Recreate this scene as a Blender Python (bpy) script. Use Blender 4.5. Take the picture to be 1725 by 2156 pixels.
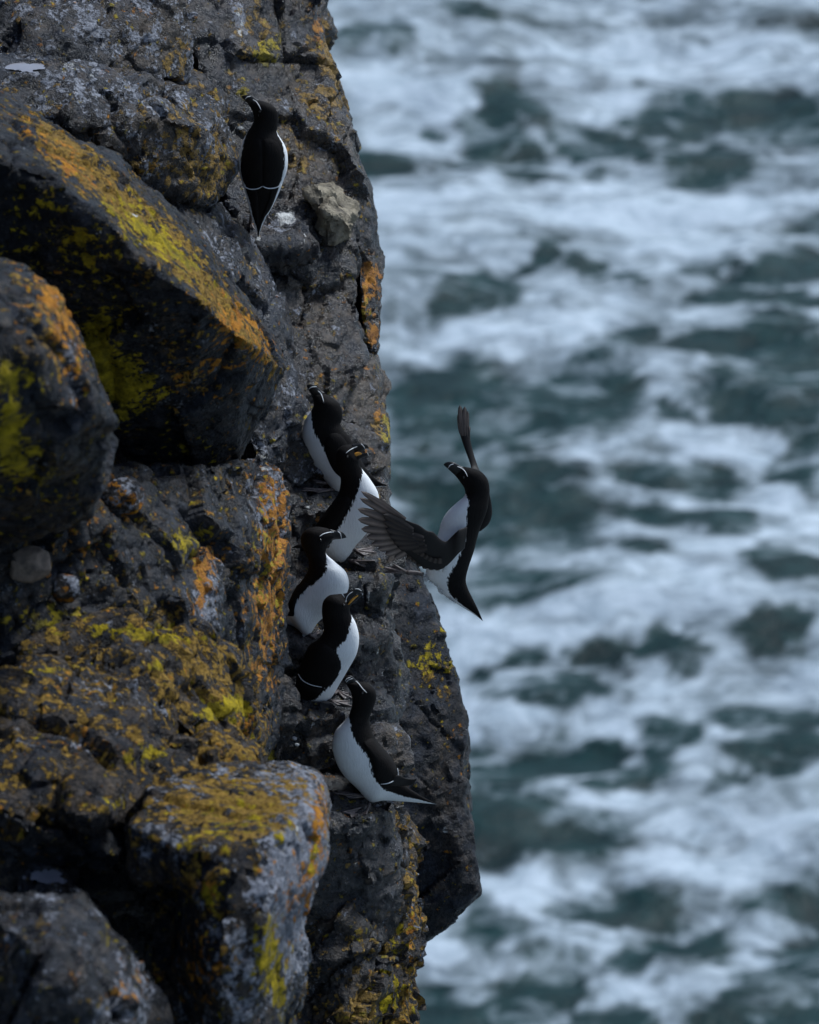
import bpy, bmesh, math, random
import numpy as np
from mathutils import Vector
from mathutils.bvhtree import BVHTree

for o in list(bpy.data.objects):
    bpy.data.objects.remove(o, do_unlink=True)
scene = bpy.context.scene
COL = scene.collection

# ------------------------------------------------------------------ camera
PITCH = math.radians(26.0)
CAMZ = 40.0                       # metres above the sea
FOC = 15.0                        # metres to the birds
PPM = 725.0                       # photo pixels (1725 wide) per metre at FOC
F = PPM * FOC
C = np.array([0.0, 0.0, CAMZ])
fw = np.array([0, math.cos(PITCH), -math.sin(PITCH)])
rt = np.array([1.0, 0, 0])
up = np.array([0, math.sin(PITCH), math.cos(PITCH)])
cam_d = bpy.data.cameras.new('camera')
cam = bpy.data.objects.new('camera', cam_d)
COL.objects.link(cam)
cam.location = C
cam.rotation_euler = (math.pi / 2 - PITCH, 0, 0)
cam_d.sensor_fit = 'HORIZONTAL'
cam_d.sensor_width = 24.0
cam_d.lens = 24.0 * F / 1725.0
cam_d.clip_start = 0.5
cam_d.clip_end = 20000
cam_d.dof.use_dof = True
cam_d.dof.focus_distance = FOC - 0.05
cam_d.dof.aperture_fstop = cam_d.lens / 36.0
scene.camera = cam

# ------------------------------------------------------------------ light
SUN_EL, SUN_AZ = math.radians(58), math.radians(54)   # azimuth from +Y towards +X
w = bpy.data.worlds.new('World')
scene.world = w
w.use_nodes = True
nt = w.node_tree
nt.nodes.clear()
sky = nt.nodes.new('ShaderNodeTexSky')
sky.sky_type = 'NISHITA'
sky.sun_disc = False
sky.sun_elevation = SUN_EL
sky.sun_rotation = SUN_AZ
sky.air_density = 1.0
sky.dust_density = 1.2
sky.ozone_density = 1.5
bgn = nt.nodes.new('ShaderNodeBackground')
bgn.inputs['Strength'].default_value = 0.055
wo = nt.nodes.new('ShaderNodeOutputWorld')
nt.links.new(sky.outputs[0], bgn.inputs[0])
nt.links.new(bgn.outputs[0], wo.inputs[0])
sd = bpy.data.lights.new('sun', 'SUN')
sd.energy = 1.5
sd.angle = math.radians(14)
sd.color = (0.90, 0.96, 1.0)
sun = bpy.data.objects.new('sun', sd)
COL.objects.link(sun)
sdir = Vector((math.sin(SUN_AZ) * math.cos(SUN_EL), math.cos(SUN_AZ) * math.cos(SUN_EL), math.sin(SUN_EL)))
sun.rotation_euler = sdir.to_track_quat('Z', 'Y').to_euler()
sun.location = (4, 20, 50)
vs = scene.view_settings
vs.view_transform = 'Standard'
vs.look = 'None'
vs.gamma = 1
vs.use_curve_mapping = False
vs.exposure = 1.42

# ------------------------------------------------------------------ helpers
def P(x, y, d=0.0):
    """photo pixel (1725x2156) + depth offset from the focus distance -> world point"""
    return C + (FOC + d) * (fw + rt * ((x - 862.5) / F) + up * ((1078.0 - y) / F))

def ray(x, y):
    v = fw + rt * ((x - 862.5) / F) + up * ((1078.0 - y) / F)
    return v / np.linalg.norm(v)

def to_px(v):
    q = v - C
    z = q @ fw
    return 862.5 + F * (q @ rt) / z, 1078.0 - F * (q @ up) / z, z - FOC

def on_sea(x, y):
    r = ray(x, y)
    return C + r * (CAMZ / -r[2])

def hsh(ix, iy, iz, seed):
    n = (ix.astype(np.int64) * 374761393 + iy.astype(np.int64) * 668265263 + iz.astype(np.int64) * 1440662683 + seed * 974711) & 0xFFFFFFFF
    n = ((n ^ (n >> 13)) * 1274126177) & 0xFFFFFFFF
    n = ((n ^ (n >> 16)) * 2246822519) & 0xFFFFFFFF
    n = n ^ (n >> 15)
    return (n & 0xFFFFFF).astype(np.float64) / 16777216.0

def vnoise(p, seed=0):
    i = np.floor(p)
    f = p - i
    f = f * f * f * (f * (f * 6 - 15) + 10)
    i = i.astype(np.int64)
    out = 0
    for a in (0, 1):
        wx = f[:, 0] if a else 1 - f[:, 0]
        for b in (0, 1):
            wy = f[:, 1] if b else 1 - f[:, 1]
            for c in (0, 1):
                wz = f[:, 2] if c else 1 - f[:, 2]
                out = out + wx * wy * wz * hsh(i[:, 0] + a, i[:, 1] + b, i[:, 2] + c, seed)
    return out - 0.5

def fbm(p, octv=4, seed=0, gain=0.5, ridged=False):
    a, s = 1.0, 0.0
    for k in range(octv):
        n = vnoise(p * (2.03 ** k) + k * 17.3, seed + k)
        if ridged:
            n = 0.5 - 2 * np.abs(n)
        s = s + a * n
        a *= gain
    return s

def voro(p, seed=0):
    """nearest cell: offset to its point, its hash, and F2-F1"""
    i = np.floor(p).astype(np.int64)
    n = len(p)
    f1 = np.full(n, 9.0)
    f2 = np.full(n, 9.0)
    off = np.zeros((n, 3))
    cid = np.zeros(n)
    for a in (-1, 0, 1):
        for b in (-1, 0, 1):
            for c in (-1, 0, 1):
                ci = i + np.array([a, b, c])
                pt = ci + 0.1 + 0.8 * np.stack([hsh(ci[:, 0], ci[:, 1], ci[:, 2], seed + k) for k in (1, 2, 3)], 1)
                dv = p - pt
                dd = np.sqrt((dv * dv).sum(1))
                near = dd < f1
                f2 = np.where(near, f1, np.minimum(f2, dd))
                f1 = np.where(near, dd, f1)
                off[near] = dv[near]
                cid = np.where(near, hsh(ci[:, 0], ci[:, 1], ci[:, 2], seed + 9), cid)
    return off, cid, f2 - f1

def link(name, me, mat=None, parent=None):
    o = bpy.data.objects.new(name, me)
    COL.objects.link(o)
    if mat:
        me.materials.clear()
        me.materials.append(mat)
    if parent:
        o.parent = parent
        o.matrix_parent_inverse = parent.matrix_basis.inverted()
    return o

def tag(o, label=None, cat=None, group=None, kind=None):
    if label: o['label'] = label
    if cat: o['category'] = cat
    if group: o['group'] = group
    if kind: o['kind'] = kind
    return o

def mesh_from(verts, faces, smooth=True):
    me = bpy.data.meshes.new('mesh')
    me.from_pydata([tuple(v) for v in verts], [], faces)
    me.update()
    if smooth:
        me.shade_smooth()
    return me

def attr(me, name, vals):
    a = me.attributes.new(name, 'FLOAT', 'POINT')
    a.data.foreach_set('value', np.asarray(vals, dtype=np.float32))

# ------------------------------------------------------------------ node helper
class NT:
    def __init__(s, name):
        s.m = bpy.data.materials.new(name)
        s.m.use_nodes = True
        s.t = s.m.node_tree
        s.t.nodes.clear()
        s.out = s.n('ShaderNodeOutputMaterial')
        s.b = s.n('ShaderNodeBsdfPrincipled')
        s.l(s.b.outputs[0], s.out.inputs['Surface'])
    def n(s, t, **k):
        q = s.t.nodes.new(t)
        for a, v in k.items():
            setattr(q, a, v)
        return q
    def l(s, a, b):
        s.t.links.new(a, b)
    def pos(s, scale=(1, 1, 1), rot=(0, 0, 0)):
        g = s.n('ShaderNodeTexCoord')
        m = s.n('ShaderNodeMapping')
        m.inputs['Scale'].default_value = scale
        m.inputs['Rotation'].default_value = rot
        s.l(g.outputs['Object'], m.inputs[0])
        return m.outputs[0]
    def noise(s, vec, scale, detail=5, rough=0.6, dist=0.0):
        q = s.n('ShaderNodeTexNoise')
        q.inputs['Scale'].default_value = scale
        q.inputs['Detail'].default_value = detail
        q.inputs['Roughness'].default_value = rough
        q.inputs['Distortion'].default_value = dist
        s.l(vec, q.inputs['Vector'])
        return q.outputs['Fac']
    def math(s, op, a, b=None, c=None, clamp=False):
        q = s.n('ShaderNodeMath', operation=op)
        q.use_clamp = clamp
        for i, v in enumerate((a, b, c)):
            if v is None: continue
            if isinstance(v, (int, float)): q.inputs[i].default_value = v
            else: s.l(v, q.inputs[i])
        return q.outputs[0]
    def at(s, name):
        q = s.n('ShaderNodeAttribute')
        q.attribute_name = name
        return q.outputs['Fac']
    def mix(s, f, a, b):
        q = s.n('ShaderNodeMix', data_type='RGBA')
        for i, v in ((0, f), (6, a), (7, b)):
            if isinstance(v, (int, float)): q.inputs[i].default_value = v
            elif isinstance(v, tuple): q.inputs[i].default_value = (*v, 1)
            else: s.l(v, q.inputs[i])
        return q.outputs[2]
    def ramp(s, f, lo, hi):
        q = s.n('ShaderNodeMapRange')
        q.inputs[1].default_value = lo
        q.inputs[2].default_value = hi
        s.l(f, q.inputs[0])
        return q.outputs[0]
    def bump(s, h, strength, dist, prev=None):
        q = s.n('ShaderNodeBump')
        q.inputs['Strength'].default_value = strength
        q.inputs['Distance'].default_value = dist
        s.l(h, q.inputs['Height'])
        if prev: s.l(prev, q.inputs['Normal'])
        return q.outputs[0]
    def set(s, **k):
        for a, v in k.items():
            i = s.b.inputs[a.replace('_', ' ')]
            if isinstance(v, (int, float)): i.default_value = v
            elif isinstance(v, tuple): i.default_value = (*v, 1) if len(v) == 3 else v
            else: s.l(v, i)

# ------------------------------------------------------------------ materials
def rock_material():
    m = NT('basalt_with_lichen')
    p = m.pos()
    big = m.noise(p, 6, 5, 0.62)
    mid = m.noise(p, 24, 5, 0.68)
    fine = m.noise(p, 95, 4, 0.65)
    streak = m.noise(m.pos((70, 14, 70), (0.3, 0.5, 0.2)), 1.0, 4, 0.65)
    v = m.math('ADD', m.math('MULTIPLY', big, 0.40), m.math('ADD', m.math('MULTIPLY', mid, 0.34), m.math('MULTIPLY', fine, 0.30)))
    base = m.mix(m.ramp(v, 0.45, 0.62), (0.0022, 0.0032, 0.0056), (0.027, 0.033, 0.047))
    brown = m.mix(m.ramp(fine, 0.35, 0.65), (0.014, 0.011, 0.009), (0.105, 0.080, 0.058))
    bm = m.math('MULTIPLY_ADD', m.math('SUBTRACT', m.math('ADD', m.math('MULTIPLY', m.noise(p, 9, 4, 0.7), 0.6), m.math('MULTIPLY', mid, 0.4)), 0.5), 8.0, m.math('MULTIPLY_ADD', m.at('brown'), 2.2, -1.1))
    col = m.mix(m.math('MULTIPLY_ADD', bm, 0.7, 0.5, clamp=True), base, brown)
    vo = m.n('ShaderNodeTexVoronoi')
    vo.inputs['Scale'].default_value = 34
    m.l(m.pos(), vo.inputs['Vector'])
    ros = m.math('MULTIPLY', m.math('SUBTRACT', 0.46, vo.outputs['Distance']), 0.20)
    def lichen(col, name, sc, seed, c1, c2, hard=2.6):  # blends in one painted channel: lichens, droppings, and the grey and dark tones
        q = m.pos(rot=(seed, seed * 1.7, seed * 0.6))
        n = m.math('ADD', m.math('MULTIPLY', m.noise(q, sc, 5, 0.76, 0.2), 0.74), m.math('MULTIPLY', fine, 0.26))
        if sc > 16: n = m.math('ADD', n, ros)
        val = m.math('MULTIPLY_ADD', m.math('SUBTRACT', n, 0.5), 9.0, m.math('MULTIPLY_ADD', m.at(name), 2.4, -1.15 if name in ('grey', 'dark') else -1.42))
        mask = m.math('MULTIPLY_ADD', val, hard, 0.5, clamp=True)
        cc = m.mix(m.ramp(fine if sc < 18 else mid, 0.36, 0.64), c1, c2)
        return m.mix(mask, col, cc), mask
    col, g = lichen(col, 'grey', 15, 0.4, (0.060, 0.065, 0.078), (0.270, 0.285, 0.330))  # pale crust, also used to paint sky-lit tops and faces lighter
    col, dk = lichen(col, 'dark', 22, 1.9, (0.003, 0.004, 0.006), (0.014, 0.016, 0.021))  # black mottling, also shade painted onto front faces and recesses
    col, oc = lichen(col, 'ochre', 17, 1.1, (0.075, 0.043, 0.010), (0.270, 0.165, 0.034))
    col, og = lichen(col, 'orange', 23, 2.3, (0.220, 0.080, 0.010), (0.460, 0.200, 0.026))
    col, yl = lichen(col, 'yellow', 24, 3.1, (0.110, 0.088, 0.006), (0.390, 0.290, 0.016))
    col, gu = lichen(col, 'white', 26, 4.4, (0.30, 0.30, 0.29), (0.62, 0.63, 0.62))
    li = m.math('MAXIMUM', m.math('MAXIMUM', oc, og), m.math('MAXIMUM', yl, m.math('MULTIPLY', g, 0.6)))
    wet = m.at('wet')
    r0 = m.math('MULTIPLY_ADD', m.ramp(mid, 0.35, 0.65), 0.40, 0.22)
    r1 = m.math('SUBTRACT', r0, m.math('MULTIPLY', wet, 0.14))
    rough = m.math('MAXIMUM', m.math('MULTIPLY_ADD', li, 0.45, r1), 0.2, clamp=True)
    h = m.math('ADD', m.math('MULTIPLY', mid, 0.9), m.math('ADD', m.math('MULTIPLY', fine, 0.45), m.math('MULTIPLY', streak, 0.40)))
    n1 = m.bump(h, 1.0, 0.018)
    n2 = m.bump(m.math('ADD', m.noise(p, 240, 3, 0.7), m.math('MULTIPLY', li, 1.1)), 0.8, 0.0045, n1)
    m.set(Base_Color=col, Roughness=rough, Normal=n2, Specular_IOR_Level=m.math('MULTIPLY_ADD', wet, 0.45, 0.12))
    return m.m
M_ROCK = rock_material()

def plumage_material():
    m = NT('plumage')
    w_ = m.at('white')
    p = m.pos((260, 260, 60))
    n = m.noise(p, 1.0, 4, 0.6)
    n2 = m.noise(m.pos(), 24, 3, 0.5)
    wm = m.ramp(m.math('ADD', w_, m.math('MULTIPLY', m.math('SUBTRACT', n, 0.5), 1.7)), 0.42, 0.58)
    wc = m.mix(m.math('MULTIPLY_ADD', n2, 0.6, m.math('MULTIPLY', n, 0.4)), (0.58, 0.60, 0.61), (0.82, 0.84, 0.85))
    bc = m.mix(n2, (0.0016, 0.0016, 0.0020), (0.0085, 0.0066, 0.0060))
    m.set(Base_Color=m.mix(wm, bc, wc), Roughness=m.math('MULTIPLY_ADD', n, 0.2, 0.62), Normal=m.bump(n, 0.55, 0.003), Specular_IOR_Level=0.12)
    return m.m
M_PLUM = plumage_material()

def simple(name, c1, c2, rough, sc=60, spec=0.4, bump=0.3, bd=0.002):
    m = NT(name)
    n = m.noise(m.pos(), sc, 5, 0.65)
    m.set(Base_Color=m.mix(m.ramp(n, 0.35, 0.65), c1, c2), Roughness=rough, Specular_IOR_Level=spec, Normal=m.bump(n, bump, bd))
    return m.m
M_BILL = simple('bill_horn', (0.003, 0.003, 0.0035), (0.009, 0.009, 0.010), 0.40, 120)
M_LINE = simple('white_feather_line', (0.52, 0.54, 0.55), (0.72, 0.74, 0.75), 0.7, 200, 0.2)
M_GAPE = simple('orange_mouth_lining', (0.42, 0.17, 0.015), (0.60, 0.28, 0.03), 0.5, 90)
M_FOOT = simple('dark_webbed_foot', (0.035, 0.028, 0.027), (0.120, 0.094, 0.087), 0.42, 90, 0.5, 0.6)
M_EYE = simple('dark_eye', (0.004, 0.003, 0.003), (0.006, 0.005, 0.004), 0.12, 30, 0.6, 0.0)
M_STONE = simple('brown_stone', (0.085, 0.070, 0.060), (0.230, 0.180, 0.145), 0.75, 26, 0.3, 0.7, 0.006)
M_TAN = simple('tan_weathered_rock', (0.050, 0.042, 0.030), (0.250, 0.215, 0.155), 0.7, 20, 0.35, 1.0, 0.02)
M_PEBBLE = simple('pale_pebble', (0.20, 0.20, 0.21), (0.34, 0.34, 0.35), 0.6, 60)
M_GUANO = simple('white_guano', (0.34, 0.34, 0.33), (0.66, 0.67, 0.66), 0.7, 45, 0.3, 0.5, 0.003)
M_PUDDLE = simple('pale_rain_water', (0.16, 0.16, 0.185), (0.21, 0.21, 0.235), 0.05, 6, 0.5, 0.02, 0.001)  # smooth water with a pale grey base colour

def wing_material():
    m = NT('flight_feather')
    v = m.at('vane')
    n = m.noise(m.pos((40, 40, 40)), 1.0, 4, 0.6)
    bar = m.noise(m.pos((420, 420, 420)), 1.0, 3, 0.6)
    c = m.mix(m.math('MULTIPLY', v, m.math('MULTIPLY_ADD', n, 0.7, 0.55)), (0.0060, 0.0046, 0.0042), (0.300, 0.235, 0.200))
    m.set(Base_Color=c, Roughness=0.6, Specular_IOR_Level=0.3, Normal=m.bump(bar, 0.3, 0.0015))
    return m.m
M_WING = wing_material()

# ------------------------------------------------------------------ sea
DARK = [(775,105,68,28,0),(1005,50,60,14,5),(890,20,65,12,0),(1020,235,62,48,10),(1075,275,55,26,20),(1130,238,40,18,25),
 (1060,330,120,22,12),(892,270,22,14,0),(785,330,60,24,10),(1290,288,120,24,12),(1400,220,85,46,5),(1600,225,170,45,3),(1520,330,85,36,5),
 (1240,350,32,12,0),(1700,455,70,28,-15),(1010,632,100,38,-18),(1135,548,55,20,-15),(1245,575,36,20,0),(1330,600,40,14,10),(1690,560,120,36,-6),
 (1640,640,150,22,5),(1310,745,64,24,0),(1600,735,140,50,0),(1710,800,90,55,0),(1000,860,200,80,0),(1250,825,80,44,20),(1150,890,130,40,5),
 (1620,860,150,46,5),(1060,1060,190,85,8),(900,1000,90,42,0),(1440,1003,125,26,4),(1450,1092,125,26,4),(1690,960,60,80,0),(1650,1225,100,36,0),
 (1120,1232,150,36,4),(1040,1180,70,18,0),(1130,1365,44,16,0),(1270,1368,55,24,0),(1420,1372,55,26,10),(1120,1445,105,26,8),(1260,1432,75,16,4),
 (1180,1575,110,46,4),(1405,1560,60,66,-20),(1330,1625,90,20,-6),(1060,1600,60,50,0),(1650,1350,80,26,-6),(1610,1515,120,34,4),(1660,1600,100,34,4),
 (1150,1735,135,50,8),(1000,1700,50,40,0),(1300,1883,140,36,-3),(1020,1925,70,46,0),(1150,2005,95,46,-22),(1080,2085,120,34,-18),(1350,2000,44,32,0),
 (1480,1948,100,22,5),(1640,1865,100,36,-5),(1600,2085,150,44,-22),(1690,2000,120,44,-22),(1620,2150,130,44,-8),(1270,2130,90,46,0),(930,2090,70,56,0),
 (1010,1380,30,14,0),(1560,1130,60,18,10),(1350,1180,60,16,4),(1480,560,40,14,0),(1500,640,60,16,8),(1390,880,70,18,15),(1560,1660,60,16,0),(1240,1660,70,14,6)]
BRIGHT = [(800,430,120,80,0),(1200,430,330,50,5),(1400,130,300,60,0),(900,200,120,60,0),(1560,400,150,40,0),(1000,720,160,50,0),(1200,680,150,40,0),(950,1150,120,50,0),(1500,1190,180,50,-5),
 (1560,1070,120,30,0),(1350,1310,330,40,0),(980,1330,120,60,0),(1300,1480,150,40,-15),(1050,1500,200,30,0),(1320,1550,30,50,0),(1250,1640,120,30,0),(1550,1760,200,60,-5),(1450,1800,150,50,0),
 (1050,1860,120,30,0),(1200,1940,200,24,-8),(1400,1900,60,60,0),(1300,2060,120,40,-20),(1000,2140,100,30,0),(900,1960,40,50,0),(1560,930,90,30,0),(960,950,90,18,4),(1180,960,140,16,5)]
def sea_material():
    m = NT('foaming_sea')
    g = m.pos()
    warp = m.n('ShaderNodeTexNoise')
    warp.inputs['Scale'].default_value = 0.75
    warp.inputs['Detail'].default_value = 3
    m.l(g, warp.inputs['Vector'])
    wv = m.n('ShaderNodeVectorMath', operation='MULTIPLY_ADD')
    wv.inputs[1].default_value = (1.5, 1.5, 0)
    m.l(warp.outputs['Color'], wv.inputs[0])
    m.l(g, wv.inputs[2])
    mp = m.n('ShaderNodeMapping')
    mp.inputs['Rotation'].default_value = (0, 0, 0.25)
    mp.inputs['Scale'].default_value = (0.50, 0.72, 1)
    m.l(wv.outputs[0], mp.inputs[0])
    n1 = m.noise(mp.outputs[0], 0.95, 4, 0.55, 0.8)
    n2 = m.noise(mp.outputs[0], 2.6, 3, 0.55, 1.4)
    lace = m.math('ABSOLUTE', m.math('SUBTRACT', m.noise(mp.outputs[0], 1.5, 4, 0.6, 0.7), 0.5))
    lace = m.math('SUBTRACT', 1.0, m.ramp(lace, 0.0, 0.085))
    bias = m.at('foam')
    v = m.math('ADD', bias, m.math('MULTIPLY', m.math('SUBTRACT', n1, 0.5), 2.0))
    v = m.math('ADD', v, m.math('MULTIPLY', m.math('SUBTRACT', n2, 0.5), 0.55))
    v = m.math('ADD', v, m.math('MULTIPLY', lace, 0.22))
    mp2 = m.n('ShaderNodeMapping')
    mp2.inputs['Rotation'].default_value = (0, 0, -0.12)
    mp2.inputs['Scale'].default_value = (0.28, 1.15, 1)
    m.l(wv.outputs[0], mp2.inputs[0])
    v = m.math('ADD', v, m.math('MULTIPLY', m.math('SUBTRACT', m.noise(mp2.outputs[0], 1.3, 4, 0.6, 0.6), 0.5), 1.0))
    f = m.ramp(v, 0.10, 1.02)
    f = m.math('POWER', m.math('MULTIPLY', f, 1.0, clamp=True), 1.15)
    water = m.mix(m.ramp(m.math('ADD', m.math('MULTIPLY', n1, 0.5), m.math('MULTIPLY', n2, 0.5)), 0.36, 0.62), (0.0022, 0.0115, 0.0120), (0.010, 0.037, 0.037))
    foam = m.mix(m.ramp(n2, 0.3, 0.7), (0.265, 0.325, 0.37), (0.44, 0.505, 0.56))
    bumpn = m.bump(m.math('ADD', n2, m.noise(g, 7, 4, 0.6)), 0.5, 0.10)
    m.set(Base_Color=m.mix(f, water, foam), Roughness=m.math('MULTIPLY_ADD', f, 0.3, 0.5), Specular_IOR_Level=0.14, Normal=bumpn)
    return m.m
def build_sea():
    xs = np.linspace(-14, 14, 260)
    ys = np.linspace(50, 150, 460)
    ext = np.geomspace(1, 6000, 26)
    xs = np.concatenate([xs[0] - ext[::-1], xs, xs[-1] + ext])
    e2 = np.geomspace(1, 200, 14)
    ys = np.concatenate([ys[0] - e2[::-1], ys, ys[-1] + ext])
    X, Y = np.meshgrid(xs, ys)
    p = np.stack([X.ravel(), Y.ravel(), np.zeros(X.size)], 1)
    z = 1.0 * fbm(p * np.array([0.16, 0.28, 1]), 4, 5) + 0.16 * fbm(p * np.array([0.7, 1.1, 1]), 3, 11)
    p[:, 2] = np.where(Y.ravel() > 400, 0, z)
    vx, vy, _ = to_px(np.stack([p[:, 0], p[:, 1], 0 * p[:, 2]], 1))
    dark = np.zeros(len(p))
    bright = np.zeros(len(p))
    rest = (p[:, 1] > 40)
    wx = vx + 85 * fbm(np.stack([vx / 110, vy / 50, 0 * vx], 1), 4, 41, .6)
    wy = vy + 38 * fbm(np.stack([vx / 110, vy / 50, 0 * vx + 9], 1), 4, 47, .6)
    for (cx, cy, rx, ry, a) in DARK:
        a = math.radians(a)
        dx, dy = wx - cx, wy - cy
        u_ = (dx * math.cos(a) + dy * math.sin(a)) / (rx * 1.12)
        v_ = (-dx * math.sin(a) + dy * math.cos(a)) / (ry * 1.15)
        q = u_ * u_ + v_ * v_
        e_ = np.clip((1.30 - np.sqrt(q)) / 0.55, 0, 1)
        dark = np.maximum(dark, e_ * e_ * (3 - 2 * e_))
    for (cx, cy, rx, ry, a) in BRIGHT:
        a = math.radians(a)
        dx, dy = wx - cx, wy - cy
        q = ((dx * math.cos(a) + dy * math.sin(a)) / rx) ** 2 + ((-dx * math.sin(a) + dy * math.cos(a)) / ry) ** 2
        bright = np.maximum(bright, np.exp(-np.minimum(q, 30)))
    edge = np.minimum(np.minimum((vx - 380) / 160, (1960 - vx) / 220), np.minimum((vy + 260) / 200, (2440 - vy) / 220))
    inside = np.where(rest, np.clip(edge, 0, 1), 0)
    far_n = fbm(p * np.array([0.42, 0.34, 0]), 3, 77)
    far_dark = np.clip((far_n - 0.02) / 0.22, 0, 1)
    dark = dark * inside + far_dark * (1 - inside)
    foam = (0.56 + 0.34 * bright) * (1 - dark) - 0.05 * dark
    n = len(xs)
    idx = np.arange(len(p)).reshape(X.shape)
    faces = np.stack([idx[:-1, :-1].ravel(), idx[:-1, 1:].ravel(), idx[1:, 1:].ravel(), idx[1:, :-1].ravel()], 1)
    me = bpy.data.meshes.new('sea')
    me.from_pydata(p.tolist(), [], faces.tolist())
    me.shade_smooth()
    attr(me, 'foam', foam)
    tag(link('sea', me, sea_material()), 'churning grey-green sea streaked with white foam', kind='structure')
build_sea()

# ------------------------------------------------------------------ rock
def hull_bm(bm, pts):
    vs_ = [bm.verts.new(tuple(p)) for p in pts]
    r = bmesh.ops.convex_hull(bm, input=vs_)
    junk = {e for e in r['geom_interior'] + r['geom_unused'] if isinstance(e, bmesh.types.BMVert)}
    bmesh.ops.delete(bm, geom=list(junk), context='VERTS')

def block(pts, thick=0.6, dm=1.0, shrink=0.12):
    """front outline in (px, py, depth) pushed back along the sight line and a little inward"""
    f_ = [P(x, y, d * dm) for x, y, d in pts]
    thick = thick * (1.0 if dm == 1.0 else 1.5)
    c_ = np.mean(f_, 0)
    back = []
    cb = c_ + (c_ - C) / ((c_ - C) @ fw) * thick
    for q in f_:
        b = q + (q - C) / ((q - C) @ fw) * thick
        back.append(b + (cb - b) * shrink)
    return f_ + back

def ledge(edge, run, drop, rise=0.08, dm=1.0):
    f_ = [P(x, y, d * dm) for x, y, d in edge]
    bk = [q + np.array([0, run, run * rise]) for q in f_]
    lo = [q + np.array([0, 0.02, -drop]) for q in f_] + [q + np.array([0, 0.0, -drop]) for q in bk]
    return f_ + bk + lo

PALE_SPOTS = [('white', x, y, rx * 1.4, ry * 1.4, 0, 1.15) for x, y, rx, ry in [(602, 452, 14, 9), (612, 470, 9, 14), (148, 137, 16, 7), (192, 158, 14, 6), (283, 452, 14, 6), (940, 1742, 9, 11), (772, 1243, 6, 5), (815, 1285, 4, 10), (796, 1380, 3, 12), (555, 965, 10, 6), (747, 1250, 8, 5), (210, 490, 10, 6), (828, 1555, 6, 5), (590, 468, 6, 10), (642, 505, 3, 16), (640, 1338, 6, 4), (705, 1205, 5, 4), (742, 1512, 5, 3), (660, 1526, 4, 4), (622, 1012, 4, 8), (700, 1130, 4, 3), (600, 1600, 4, 3), (806, 1420, 2, 12), (720, 1560, 4, 3), (560, 985, 8, 4), (775, 1262, 3, 14), (702, 1378, 3, 12), (737, 1522, 3, 14), (690, 1522, 6, 3), (650, 1068, 7, 4), (790, 1232, 6, 4), (668, 1360, 5, 4), (745, 1745, 4, 12), (545, 500, 6, 5), (628, 1745, 5, 5), (505, 50, 9, 26), (400, 266, 14, 4), (505, 268, 9, 4)]]  # droppings; the last two spots paint the pale sky gleam of small puddles
CHAN = ('yellow', 'orange', 'ochre', 'grey', 'brown', 'dark', 'white', 'wet')
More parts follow.
